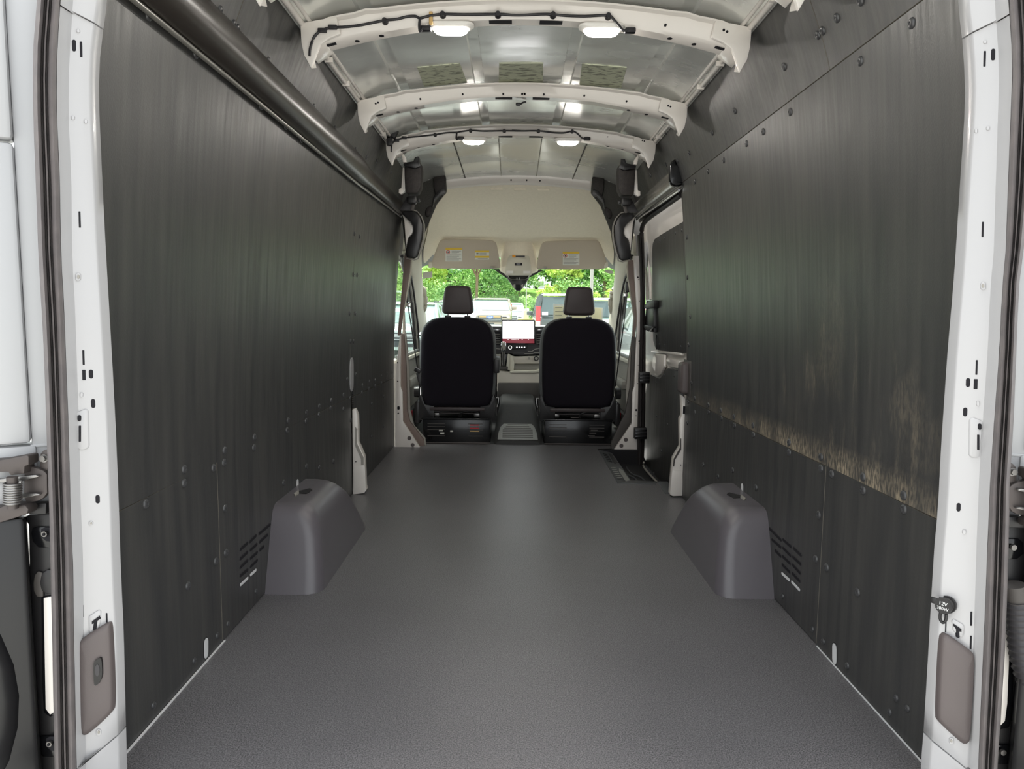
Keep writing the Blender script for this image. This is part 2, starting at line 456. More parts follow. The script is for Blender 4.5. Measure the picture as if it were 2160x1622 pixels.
RR = [(1765,38),(1725,74),(1735,65),(1815,2),(1923,49),(1815,129),(1654,141),(1667,236),(1550,234),(1502,280),(1575,303),(1610,278),
 (1527,338),(1454,323),(1494,362),(1466,383),(1405,347),(1429,339),(1372,370),(1593,47),(1492,167),(1449,216),(1404,280),
 (1449,500),(1450,585),(1456,668),(1453,727),(1459,808),(1466,840),(1452,847),(1466,870),(1450,892),
 (1495,854),(1495,869),(1521,865),(1522,882),(1549,879),(1550,897),(1589,897),(1590,917),(1665,933),(1665,954),(1732,964),(1732,988),
 (1755,1000),(1821,1006),(1821,1034),(1907,1045),(1907,1074),(1727,1086),(1721,1179),(1744,1197),(1809,1249),
 (1595,1028),(1546,992),(1515,1005),(1484,980)]
RRs = [(1714,1327),(1737,1353),(1788,1404),(1877,1502),(1891,1472),(1915,1494),(1651,1257)]
for x, y in RL: rivet(x, y, -1, RIV_L)
for x, y in RLs: rivet(x, y, -1, RIV_S)
for x, y in RR: rivet(x, y, 1, RIV_L)
for x, y in RRs: rivet(x, y, 1, RIV_S)

def find_panel(s, y, z): return [q for q in PANELS if q[0] == s and q[1] <= y <= q[2] and q[3] <= z <= q[4]][0][5]
def capsule_on_wall(name, a, b, r, s, mat, parent, out=.0012, n=5):
    """thin stadium from a to b (3D points on the panel)"""
    a = Vector(a); b = Vector(b); t = (b-a).normalized(); w = Vector((0,-t.z,t.y))
    pts = []
    ang = [-90+180*k/n for k in range(n+1)]
    for k in ang: pts.append(b + t*(r*math.cos(math.radians(k))) + w*(r*math.sin(math.radians(k))))
    for k in ang: pts.append(a - t*(r*math.cos(math.radians(k))) - w*(r*math.sin(math.radians(k))))
    pts = [Vector((s*(WX(p.z)), p.y, p.z)) for p in pts]
    return plate(name, pts, (-s*out,0,0), mat, parent)
# vent slots behind the wheel arches
def slots(s, segs, ox, oy, k):
    for seg in segs:
        (x1, y1), (x2, y2), lit = seg
        a = onwall(ox+x1/k, oy+y1/k, s); b = onwall(ox+x2/k, oy+y2/k, s)
        par = find_panel(s, .5*(a.y+b.y), .5*(a.z+b.z))
        rim = capsule_on_wall('vent_slot', a, b, .0068, s, MATS['dash_grey'], par, .0012)
        capsule_on_wall('slot_opening', a, b, .0048, s, MATS['plate_white' if lit else 'hole_dark'], rim, .0020)  # flat openings: lit ones painted white, the rest painted dark
SL = [((580,750),(480,835),0),((447,855),(390,912),0),((367,925),(300,985),0),((555,848),(483,915),0),((455,937),(395,990),0),((365,1012),(300,1075),0),
 ((520,960),(485,990),0),((458,1015),(395,1070),0),((367,1090),(300,1155),0),((458,1090),(395,1150),0),((367,1180),(300,1235),0),((445,1182),(395,1228),1),((367,1258),(300,1322),1)]
SR = [((1165,740),(1280,855),0),((1300,850),(1378,920),0),((1405,935),(1478,1005),0),((1190,850),(1275,925),0),((1300,935),(1375,1010),0),((1400,1025),(1475,1095),0),
 ((1222,960),(1275,1015),0),((1297,1020),(1370,1090),0),((1398,1105),(1470,1185),0),((1292,1100),(1365,1175),0),((1395,1190),(1465,1265),0),((1290,1190),(1362,1255),1),((1390,1275),(1465,1355),1)]
slots(-1, SL, 440, 940, 4.505); slots(1, SR, 1380, 960, 4.77)
# oval holes that show the white body
for s, cx, cy, h in ((-1,434,1367,30),(-1,627,1024,20),(1,1761,1379,31),(1,1566,1034,22)):
    a = onwall(cx, cy-h/2+3, s); b = onwall(cx, cy+h/2-3, s)
    par = find_panel(s, a.y, a.z)
    rim = capsule_on_wall('access_hole', a, b, .0155, s, MATS['black_plastic'], par, .001)
    capsule_on_wall('hole_opening', a, b, .0125, s, MATS['plate_white'], rim, .0018)
# pale body strip along the floor edge
for s, w in ((-1, wall_l), (1, wall_r)):
    plate('sill_strip', [(s*.884,1.3,0.0),(s*.884,2.03,0.0),(s*(.8795 if s < 0 else .8815),2.03,0.0),(s*(.8795 if s < 0 else .8815),1.3,0.0)], (0,0,.003), 'plate_white', w)

# ------------------------------------------------------------------ roof
def roofz(X, Y):
    z = 1.988 - .135*X*X - max(0, abs(X)-.60)*.25
    if Y > 4.2: z -= (Y-4.2)*.048
    return z
RX = [-.73,-.68,-.64,-.60,-.545,-.540,-.500,-.495,-.462,-.457,-.35,-.213,-.209,-.170,-.166,-.08,0,.08,.166,.170,.209,.213,.35,.457,.462,.495,.500,.540,.545,.60,.64,.68,.73]
def ribz(X):
    a = abs(X)
    return .011 if (.168 < a < .211 or .498 < a < .543) else 0
g = [[(X, Y, roofz(X, Y) + (ribz(X) if Y < 4.0 else 0)) for X in RX] for Y in (1.30,1.9,2.4,2.8,3.25,3.6,3.95,4.0,4.4,4.8,5.22)]
ceil = tag(sheet('ceiling', g, (0,0,.012), 'roof_steel', angle=20, kind='structure'), 'bare grey metal roof skin with pressed ribs')
for s in (-1, 1):
    for dx, z, r in ((.712,1.888,.010),(.690,1.900,.007)):
        tube('roof_rail', [(s*dx,1.30,z),(s*dx,4.3,z)], r, 'cream_paint', ceil, n=8)
    for k in range(12):
        yy = 1.6+.27*k
        if yy < 4.2: box('rail_clip', (s*.708, yy, 1.884), (.03,.012,.02), 'cream_paint', ceil, r=.003)
    # lines pressed over the cab
    tube('roof_seam', [(s*.39,4.02,roofz(.39,4.02)-.001),(s*.385,4.6,roofz(.385,4.6)-.001),(s*.38,5.15,roofz(.38,5.15)-.001)], .004, 'trim_dark', ceil, n=6)
    tube('roof_seam', [(s*.125,4.02,roofz(.125,4.02)-.001),(s*.125,5.15,roofz(.125,5.15)-.001)], .0025, 'trim_grey', ceil, n=6)
# sound pads glued to the roof in the second bay
PADS = [('left-hand of the two outer', [(880,143),(970,134),(985,175),(895,183)]), ('', [(1053,134),(1146,134),(1145,176),(1052,178)]), ('', [(1228,135),(1322,143),(1310,186),(1222,180)])]
for i, (q, px) in enumerate(PADS):
    pts = []
    for x, y in px:
        z = 1.97
        for _ in range(8): p = at(x, y, Z=z); z = roofz(p.x, p.y)-.003
        pts.append(at(x, y, Z=z))
    o = plate('sound_pad', pts, (0,0,.0035), 'pad_grey')
    tag(o, ['mottled grey sound pad on the roof, nearer the hanging wires', 'mottled grey sound pad on the roof between two others', 'mottled grey sound pad on the roof, above the sliding door side'][i], 'sound pad', 'sound pads glued to the roof')

# roof bows
def zb(X): return 1.921 - .21*X*X
def zt(X): return 1.972 - .145*X*X - max(0, abs(X)-.62)*.25
def make_bow(Y, label, lamps=False, hole_px=(), center_slots=True):
    t = thing('roof_bow', label, 'roof bow', (0, Y, 1.92), 'roof bows')
    rings = []
    for k in range(37):
        X = -.705 + 1.41*k/36; a = abs(X)
        B, T = zb(X), zt(X)
        if .30 < a < .34: B += .002
        if a > .52: T -= .006
        w = 1.0 if a < .5 else 1.15
        rings.append([(X, Y-.052*w, T), (X, Y-.052*w, T-.006), (X, Y-.040*w, T-.012), (X, Y-.030*w, B+.010), (X, Y-.022, B), (X, Y+.028, B), (X, Y+.036, B+.010), (X, Y+.046, T-.012), (X, Y+.058, T-.006), (X, Y+.058, T)])
    loft('beam', rings, 'cream_paint', t, angle=45)
    for s in (-1, 1):
        b = plate('end_bracket', [(s*x, Y-.062, z) for x, z in ((.60,zt(.6)-.012),(.655,zt(.65)-.004),(.716,1.888),(.714,1.83),(.706,1.79),(.684,1.750),(.670,1.785),(.655,1.822),(.625,zb(.62)+.002),(.59,zb(.59)+.008))], (0,.015,0), 'cream_paint', t, r=.003)
        plate('bracket_web', [(s*x, Y-.047, z) for x, z in ((.640,1.834),(.690,1.80),(.714,1.83),(.714,1.86),(.66,1.88))], (0,.10,0), 'cream_paint', t, r=.003)
        # tip fin returning forward
        plate('bracket_fin', [(s*.684,Y-.055,1.752),(s*.702,Y-.055,1.80),(s*.704,Y+.03,1.82),(s*.690,Y+.01,1.775)], (-s*.004,0,0), 'cream_paint', t)
        plate('bracket_slot', [(s*.648,Y-.030,zb(.648)-.0005),(s*.612,Y-.030,zb(.612)-.0005),(s*.612,Y-.012,zb(.612)-.0005),(s*.648,Y-.012,zb(.648)-.0005)], (0,0,-.001), 'hole_dark', t)
    if center_slots:
        for xa, xb in ((-.135,-.045),(.045,.135)):
            plate('beam_slot', [(xa,Y-.018,zb(.09)-.0003),(xb,Y-.018,zb(.09)-.0003),(xb,Y+.012,zb(.09)-.0003),(xa,Y+.012,zb(.09)-.0003)], (0,0,-.001), 'hole_dark', t)
        for X in (-.55,-.47,.47,.55): cyl('beam_hole', (X,Y,zb(X)), (X,Y,zb(X)-.0015), .009, 'hole_dark', t, n=10)
    for x, y in hole_px:
        p = at(x, y, Y=Y-.040)
        yy = Y-.0365 if abs(p.x) < .59 else Y-.0625
        cyl('beam_hole', (p.x, yy+.004, p.z), (p.x, yy-.0008, p.z), .0042, 'hole_dark', t, n=10)
    return t
B1, B2, B3, B0 = 2.42, 3.25, 3.94, 1.95
def rg(pts, ox, oy, k): return [(ox+x/k, oy+y/k) for x, y in pts]
make_bow(B1, 'cream roof bow with a cable and two lamps, next to the sound pads', hole_px=rg([(1252,200),(1708,267),(1735,280)], 1080, 0, 3.861))
make_bow(B2, 'cream roof bow without lamps or cable, between the two lamp bows', hole_px=rg([(310,237),(338,225),(832,160),(1340,103),(1827,100),(2055,100),(2085,100)], 740, 180, 5.684)+rg([(122,100),(152,100),(382,105),(868,120),(1375,188),(1860,263),(1887,273)], 1080, 180, 5.684))
make_bow(B3, 'cream roof bow with a cable and two lamps, just behind the cab roof', hole_px=rg([(1147,612),(1555,672),(1578,680)], 1080, 180, 5.684))
make_bow(B0, 'cream roof bow by the rear door opening, only its end tips in view', center_slots=False)
# front header over the cab
hd = thing('roof_header', 'white roof header rail above the beige cab headliner', 'roof rail', (0,5.2,1.9))
rings = []
for k in range(25):
    X = -.56+1.12*k/24; T = roofz(X, 5.18)+.002; B = T-.052
    rings.append([(X,5.15,T),(X,5.15,T-.006),(X,5.165,B+.008),(X,5.18,B),(X,5.24,B),(X,5.24,T)])
loft('beam', rings, 'cream_paint', hd, angle=45)
for X in (-.055, .055, .15): cyl('beam_hole', (X,5.165,roofz(X,5.18)-.03), (X,5.157,roofz(X,5.18)-.03), .006, 'hole_dark', hd, n=10)

# lamps
def lamp(x, Y, label):
    z = zb(x)
    t = thing('ceiling_lamp', label, 'lamp', (x, Y, z), 'ceiling lamps')
    rings = []
    for w, d, dz in ((.150,.062,0),(.150,.062,-.006),(.128,.058,-.013),(.112,.052,-.016)):
        rings.append([(x+a, Y+b, z+dz) for a, b in rr(w, d, .026, 6)])
    loft('lamp_housing', rings, 'lamp_white', t)
    rings = []
    for w, d, dz in ((.108,.050,-.014),(.108,.050,-.021),(.094,.042,-.027),(.070,.028,-.029)):
        rings.append([(x+a, Y+b, z+dz) for a, b in rr(w, d, .022, 6)])
    loft('lamp_lens', rings, 'lamp_lens', t)
    box('led_strip', (x, Y, z-.0305), (.062,.012,.003), 'lamp_led', t)
lamp(-.243, B1-.005, 'lit oval ceiling lamp under the rear cable bow, on the long rail side')
lamp(.247, B1-.005, 'lit oval ceiling lamp under the rear cable bow, on the sliding door side')
lamp(-.253, B3-.005, 'lit oval ceiling lamp under the bow behind the cab, on the long rail side')
lamp(.253, B3-.005, 'lit oval ceiling lamp under the bow behind the cab, on the sliding door side')

# wiring on the lamp bows
def wiring(Y, main, branch, clips, tapes, label):
    t = thing('wiring_harness', label, 'cable', at(*main[0], Y=Y), 'lamp cables')
    def q(x, y):
        p = at(x, y, Y=Y); 
        if abs(p.x) > .57: p = at(x, y, Y=Y-.022)
        return p
    tube('cable', arc_pts([q(*p) for p in main], 4), .0042, 'cable_black', t, n=7)
    tube('cable_branch', arc_pts([q(*p) for p in branch], 4), .0045, 'cable_black', t, n=7)
    for p in clips:
        c = q(*p); cyl('cable_clip', c+Vector((0,.012,0)), c+Vector((0,-.007,0)), .0105, 'cable_black', t, n=10, r2=.008)
    for p in tapes:
        c = q(*p); box('tape_wrap', c, (.028,.014,.013), 'cable_black', t, r=.003)
    for p in (branch[-1], main[-1]):
        c = q(*p); box('connector', c+Vector((.008,.01,0)), (.035,.022,.016), 'cable_black', t, r=.004)
    return t
m1 = rg([(437,455),(440,400),(460,330),(490,280),(540,245),(620,225),(740,218),(850,205),(950,185),(1050,165),(1150,155),(1230,135),(1300,132),(1335,148),(1400,132),(1520,115),(1700,118),(1970,115),(2085,122)], 540, 0, 3.861)
m1 += rg([(100,122),(250,115),(335,118),(450,128),(600,132),(780,125),(830,160),(880,220),(910,250),(945,240)], 1080, 0, 3.861)
w1 = wiring(B1-.045, m1, rg([(1335,148),(1330,200),(1335,255),(1360,225)], 540, 0, 3.861), rg([(1048,168),(1520,115),(1970,115)], 540, 0, 3.861)+rg([(335,118),(785,128)], 1080, 0, 3.861), rg([(540,248),(625,222)], 540, 0, 3.861), 'black lamp cable clipped along the roof bow by the sound pads')
pc = at(540+1425/3.861, 150/3.861, Y=B1-.04)
box('amber_clip', pc, (.012,.012,.04), 'connector_amber', w1, r=.003)
m3 = rg([(487,800),(490,720),(510,680),(560,652),(640,630),(780,615),(1010,590),(1150,568),(1270,565),(1320,555),(1440,540),(1600,548),(1840,543),(2040,545)], 740, 180, 5.684)
m3 += rg([(0,540),(110,545),(318,545),(480,565),(620,570),(720,550),(780,575),(840,632),(885,636)], 1080, 180, 5.684)
wiring(B3-.045, m3, rg([(1272,565),(1265,620),(1272,650),(1300,628)], 740, 180, 5.684), rg([(1010,590),(1435,540),(1840,543)], 740, 180, 5.684)+rg([(318,545),(722,550)], 1080, 180, 5.684), rg([(548,660),(640,628)], 740, 180, 5.684), 'black lamp cable clipped along the roof bow behind the cab')
# loose connectors hanging at the roof edge
t = thing('wire_bundle', 'loose black wire plugs hanging at the roof edge behind the cab bow', 'cable', (-.66, 3.8, 1.88))
Yw = 3.86
def wq(x, y): return at(720+x/5.07, 240+y/5.07, Y=Yw)
tube('wire', arc_pts([wq(560,60),(wq(600,110)),wq(575,160),wq(560,195)], 4), .004, 'cable_black', t, n=6)
tube('wire', arc_pts([wq(590,60),(wq(572,110)),wq(590,150),wq(570,195)], 4), .004, 'cable_black', t, n=6)
box('plug', wq(578,58), (.035,.02,.018), 'cable_black', t, r=.003)
box('plug', wq(560,205), (.04,.03,.05), 'cable_black', t, r=.006, rot=Matrix.Rotation(.5,3,'Y'))
box('plug', wq(500,235), (.035,.03,.04), 'cable_black', t, r=.006)
box('plug', wq(455,232), (.02,.03,.035), 'cable_black', t, r=.006, rot=Matrix.Rotation(-.5,3,'Y'))
box('plug', wq(515,290), (.03,.03,.05), 'cable_black', t, r=.006)
# microphone dangling from the middle bow
t = thing('wire_tail', 'short black wire tail dangling from the plain roof bow', 'cable', (0,3.27,1.91))
tube('wire', arc_pts([at(1110,215,Y=3.28), at(1104,216,Y=3.28), at(1098,220,Y=3.28)], 4), .004, 'cable_black', t, n=6)
box('plug', at(1093,220,Y=3.28), (.022,.016,.012), 'cable_black', t, r=.004)

# ------------------------------------------------------------------ side rails
def rail_profile(s, k=1.0, x0=None):
    # cross-section (X, Z): rounded channel standing off the liner
    pts = [(.825,1.618),(.800,1.612),(.776,1.622),(.760,1.642),(.754,1.668),(.758,1.694),(.768,1.718),(.782,1.738),(.800,1.748)]
    return [(s*(.82-(.82-a)*k), 1.668+(b-1.668)*k) for a, b in pts]
def rail_mesh(name, s, ys, mat, parent):
    rings = []
    for Y, k in ys:
        pr_ = rail_profile(s, k)
        rings.append([(a, Y, b) for a, b in pr_] + [(s*.83, Y, 1.735), (s*.83, Y, 1.62)])
    return loft(name, rings, mat, parent, angle=60)
t = thing('side_rail', 'long glossy black rounded rail high along the plywood wall', 'rail', (-.8,1.4,1.62))
rail_mesh('rail_body', -1, [(1.36,1.0),(3.45,1.0),(3.62,.98),(3.80,.80),(4.2,.76),(4.95,.72)], 'rail_paint', t)
tube('rail_lip', [(-.806,1.36,1.604),(-.806,3.6,1.604),(-.808,4.95,1.625)], .007, 'rail_light', t, n=8)
t = thing('door_rail', 'short grey sliding door rail with a black end cap', 'rail', (.8,3.7,1.62))
rail_mesh('rail_body', 1, [(3.70,.85),(4.95,.80)], 'rail_light', t)
tube('rail_lip', [(.806,3.70,1.606),(.808,4.95,1.618)], .007, 'chrome', t, n=8)
c = at(1432,368,X=.80)
rings = []
for dy, k in ((-.012,.5),(-.008,.9),(0,1.0),(.02,1.0)):
    rings.append([(.79+a*k, 3.69+dy, 1.69+b*k) for a, b in rr(.075,.135,.035,5)])
loft('end_cap', rings, 'black_gloss', t)

# ------------------------------------------------------------------ rear corner pillars
IN = {-1: [(-120,214),(0,205),(50,198),(110,191),(186,188),(300,193),(466,201),(540,205),(673,213),(793,220),(906,226),(1073,233),(1147,235),(1247,239),(1347,244),(1481,247),(1548,249),(1622,251),(1760,255)],
      1: [(-120,2036),(0,2044),(50,2048),(80,2053),(160,2057),(200,2058),(283,2053),(383,2046),(540,2036),(606,2031),(740,2019),(856,2011),(956,2004),(1080,1998),(1147,1991),(1254,1984),(1381,1977),(1514,1969),(1561,1966),(1622,1961),(1760,1955)]}
OUT = {-1: [(-120,135),(0,128),(100,121),(166,119),(266,121),(366,126),(540,129),(640,135),(773,140),(906,145),(1073,149),(1180,154),(1381,157),(1622,162),(1760,165)],
       1: [(-120,2120),(0,2127),(100,2134),(166,2135),(266,2131),(400,2126),(540,2121),(606,2114),(740,2108),(873,2098),(1006,2089),(1080,2086),(1147,2083),(1280,2078),(1481,2069),(1622,2063),(1760,2060)]}
SEAL = {-1: [(-120,86),(0,78),(100,70),(200,69),(300,72),(400,76),(540,81),(573,83),(706,91),(840,96),(973,100),(1080,104),(1180,106),(1347,110),(1622,115),(1760,118)],
        1: [(-120,2172),(0,2180),(100,2186),(166,2186),(300,2178),(400,2172),(540,2158),(606,2149),(873,2139),(1039,2129),(1113,2129),(1280,2124),(1414,2118),(1581,2106),(1622,2104),(1760,2098)]}
YI, YO = 1.362, 1.338
def face_at(x, y, s, lift=0.0):
    """point on the rear face of the pillar"""
    xi, xo = interp(IN[s], y), interp(OUT[s], y)
    f = max(0, min(1, (x-xi)/(xo-xi)))
    return at(x, y, Y=YI+(YO-YI)*f/0.8 - lift if f < .8 else YO-lift)
def pillar_piece(name, s, rows, dy, parent):
    rings = []
    for yi, yo in rows:
        xi, xo = interp(IN[s], yi), interp(OUT[s], yo)
        def mix(f): return xi+(xo-xi)*f, yi+(yo-yi)*f
        a = at(xi, yi, Y=YI-dy); bk = Vector((s*max(abs(a.x), WX(a.z)+.03), 1.43, a.z))
        ring = [bk, Vector((a.x, a.y+.03, a.z)), a+Vector((0,.004,0)), at(*mix(.03), Y=YI-.002-dy), at(*mix(.75), Y=YO+.001-dy), at(*mix(.84), Y=YO-.004-dy), at(*mix(.93), Y=YO-.014-dy), at(*mix(1.0), Y=YO-.030-dy)]
        o_ = ring[-1]; ring.append(Vector((o_.x, 1.43, o_.z)))
        rings.append(ring)
    return loft(name, rings, 'white_paint', parent, angle=60)
trims = {}
for s, idx, lab in ((-1, 1, 'white painted rear corner pillar with a camera-style button cap'), (1, 2, 'white painted rear corner pillar with the twelve volt socket')):
    lab = 'white rear corner pillar whose taupe cap has a small window' if s < 0 else 'white rear corner pillar with the twelve volt socket'
    t = thing('trim_%d' % idx, lab, None, (s*.82, 1.35, 0), kind='structure'); trims[s] = t
    yt_i, yt_o = (50, 13) if s < 0 else (70, 32)
    yb_i, yb_o = (1549, 1622) if s < 0 else (1561, 1640)
    N = 26
    pillar_piece('pillar_panel', s, [(yt_i+(yb_i-yt_i)*k/N, yt_o+(yb_o-yt_o)*k/N) for k in range(N+1)], 0, t)
    pillar_piece('pillar_panel', s, [(-120+(yt_i-3+120)*k/5, -120+(yt_o-3+120)*k/5) for k in range(6)], .004, t)
    pillar_piece('pillar_panel', s, [(yb_i+3+(1750-yb_i)*k/4, yb_o+3+(1750-yb_o)*k/4) for k in range(5)], .003, t)
    # ribbed door seal
    sl = thing('door_seal', 'ribbed grey rubber door seal on the pillar with the %s' % ('windowed cap' if s < 0 else 'twelve volt socket'), 'seal', (s*.88,1.3,0), 'rear door seals')
    prof = [(0,1.312),(.08,1.290),(.20,1.284),(.34,1.290),(.39,1.308),(.44,1.308),(.49,1.292),(.55,1.292),(.60,1.310),(.65,1.310),(.70,1.288),(.82,1.276),(.93,1.282),(1.0,1.305)]
    rings = []
    for k in range(27):
        y = -120+1860*k/26; xo, xs = interp(OUT[s], y), interp(SEAL[s], y)
        ring = [at(xo+(xs-xo)*f, y, Y=Yv) for f, Yv in prof]
        e = ring[-1]; b0 = ring[0]
        ring += [Vector((e.x, 1.36, e.z)), Vector((b0.x, 1.36, b0.z))]
        rings.append(ring)
    loft('seal_strip', rings, 'seal_rubber', sl, angle=50)
def pdet(name, px, s, mat, lift=.0012, th=.004, r=0.0, parent=None):
    pts = [face_at(x, y, s, lift) for x, y in px]
    return plate(name, pts, (0, th, 0), mat, parent or trims[s], r=r)
def pcap(name, cx, cy, w, h, s, mat='hole_dark', lift=.0012, tilt=0.0, r=None, parent=None):
    o = rr(w, h, min(w, h)/2*.98 if r is None else r, 5)
    return pdet(name, [(cx+a+tilt*b, cy-b) for a, b in o], s, mat, lift, .004, parent=parent)
# slots and holes, left pillar
for cx, cy, w, h, r in ((171,104,5,33,1),(156,96,8,25,None),(168,463,4,34,1),(176,754,4,31,1),(177,791,7,22,1),(192,789,9,19,None),(196.5,851,9,19,None),
                        (206,1053,9,18,None),(174,1287,3.5,30,1),(174.5,1337,3.5,26,1),(225,1303,3.5,20,1),(178,4,4,10,1),(227,1600,5,28,1),(211,1612,11,20,None)):
    pcap('slot_hole', cx, cy, w, h, -1, r=r, tilt=-.03)
for cx, cy, w, h, r in ((2077,124,5,33,1),(2095,115,8,25,None),(2073,484,4,32,1),(2060,775,4,31,1),(2058,810,8,21,1),(2042,807,9,19,None),(2036,869,9,19,None),
                        (2022,1070,9,18,None),(1995,1322,3,24,1),(2049,1305,3.5,30,1),(2048,1355,3.5,28,1),(2073,19,5,11,2),(1987,1613,5,26,1),(2001,1618,9,14,None)):
    pcap('slot_hole', cx, cy, w, h, 1, r=r, tilt=.03)
# small welded nuts / dimples
for s, L in ((-1, ((165,584,9,16),(172,833,5,9),(192,1104,7,9),(208,1545,9,13),(165,65,5,7),(154,248,5,8),(181,256,5,8))), (1, ((2074,603,9,16),(2063,851,5,10),(2034,1122,6,9),(2007,1563,8,13),(2078,88,5,7),(2084,270,5,8),(2059,276,4,8)))):
    for cx, cy, w, h in L:
        ring_ = pcap('weld_nut', cx, cy, w, h, s, 'white_paint', .0030)
        if w > 6: pcap('nut_bore', cx, cy, w*.5, h*.5, s, 'trim_grey', .0040, parent=ring_)
# pressed recess round the slotted hole
def recess(s, px):
    fr = pdet('pressed_recess', px, s, 'white_paint', .0035, .006, r=.0028)
    return fr
recess(-1, [(161,870),(180,862),(185,866),(187,942),(182,948),(168,950),(163,945)])
recess(1, [(2052,880),(2073,888),(2067,965),(2050,966),(2045,960),(2046,885)])
for s, L in ((-1, ((167,882,7,13,None),(168,915,4,34,1))), (1, ((2067,900,7,13,None),(2064,933,4,32,1)))):
    for cx, cy, w, h, r in L: pcap('slot_hole', cx, cy, w, h, s, lift=.0046, r=r)
# T-shaped key holes on raised pads
pdet('raised_pad', [(187,1300),(209,1286),(212,1290),(211,1312),(207,1330),(192,1336),(188,1332)], -1, 'white_paint', .0030, .006, r=.002)
pdet('key_hole', rg([(580,690),(627,656),(630,676),(613,688),(606,742),(586,746),(592,702),(580,708)], 0, 1080, 2.9926), -1, 'hole_dark', .0042)
pdet('raised_pad', rg([(600,1000),(640,940),(900,1090),(930,1150),(920,1380),(840,1440),(640,1260)], 1960, 1230, 12.48), 1, 'white_paint', .0030, .006, r=.002)
pdet('key_hole', rg([(648,1072),(850,1212),(850,1290),(815,1275),(790,1280),(800,1455),(728,1430),(715,1212),(648,1135)], 1960, 1230, 12.48), 1, 'hole_dark', .0042)
# taupe grip caps
def grip_cap(s, px, lab):
    t = thing('pillar_cap', lab, 'plastic cap', face_at(px[0][0], px[0][1], s), 'caps on the rear pillars')
    base = [face_at(x, y, s, .001) for x, y in px]
    c = sum(base, Vector())/len(base)
    rings = [[p for p in base], [p+Vector((0,-.008,0)) for p in base], [c+(p-c)*.965+Vector((0,-.0125,0)) for p in base], [c+(p-c)*.88+Vector((0,-.015,0)) for p in base], [c+(p-c)*.5+Vector((0,-.0155,0)) for p in base]]
    loft('cap_shell', rings, 'cap_plastic', t, angle=70)
    return t
def dens(px, n=3, r=.35):
    """round the corners of a px outline"""
    out = []
    for i in range(len(px)):
        p0, p1, p2 = Vector(px[i-1]), Vector(px[i]), Vector(px[(i+1) % len(px)])
        a = p1+(p0-p1)*r; b = p1+(p2-p1)*r
        for k in range(n+1):
            t = k/n; out.append(tuple(a*(1-t)**2 + p1*2*t*(1-t) + b*t*t))
    return out
capL = grip_cap(-1, dens([(174,1352),(178,1342),(234,1307),(240,1316),(246,1484),(240,1500),(186,1549),(177,1541)], 3, .45), 'taupe plastic cap with a small dark window on the rear pillar')
q = [(197,1400),(200,1394),(214,1385),(216,1425),(209,1442),(198,1448)]
pw = plate('button_window', [face_at(x, y, -1, .0168) for x, y in dens(q, 2, .3)], (0,.004,0), 'black_gloss', capL)
o = plate('button', [face_at(205+5*math.cos(a*math.pi/5), 1414+13*math.sin(a*math.pi/5), -1, .0180) for a in range(10)], (0,.003,0), 'dash_grey', pw)
capR = grip_cap(1, dens(rg([(1072,790),(1095,757),(1125,762),(1262,862),(1286,890),(1256,1425),(1236,1450),(1208,1446),(1062,1312),(1050,1278)], 1620, 1080, 2.9926), 2, .4), 'plain taupe plastic cap on the pillar below the twelve volt socket')
# twelve volt socket
sk = face_at(1999, 1274, 1)
t = thing('power_socket', 'black twelve volt socket with a printed rubber cap on the white pillar', 'power socket', sk)
ax = Vector((-.80, -.60, .05)).normalized()
cyl('socket_flange', sk, sk+ax*.006, .0172, 'black_plastic', t, n=20)
cyl('socket_ring', sk+ax*.006, sk+ax*.012, .0138, 'steel', t, n=20)
cyl('socket_neck', sk+ax*.010, sk+ax*.017, .0125, 'black_plastic', t, n=20)
cap = cyl('rubber_cap', sk+ax*.016, sk+ax*.022, .0160, 'black_plastic', t, n=22, r2=.0152)
zx = Vector((0,0,1)); xx = (zx.cross(ax)).normalized(); yy = ax.cross(xx).normalized()
box('pull_tab', sk+ax*.019-xx*.0175+yy*.005, (.013,.013,.005), 'black_plastic', t, r=.005, rot=Matrix((xx, yy, ax)).transposed())
R3 = Matrix((xx, yy, ax)).transposed().to_4x4()
text_mesh('cap_text', '12V', .0100, 'plate_white', cap, Matrix.Translation(sk+ax*.0224+yy*.0045) @ R3)
text_mesh('cap_text', '300W', .0085, 'plate_white', cap, Matrix.Translation(sk+ax*.0224-yy*.0052) @ R3)
lp = sk+ax*.016-yy*.0235
tube('strap_loop', arc_pts([lp+xx*.005+yy*.008, lp+xx*.005-yy*.004, lp-yy*.011, lp-xx*.005-yy*.004, lp-xx*.005+yy*.008], 4), .003, 'black_plastic', t, n=7)
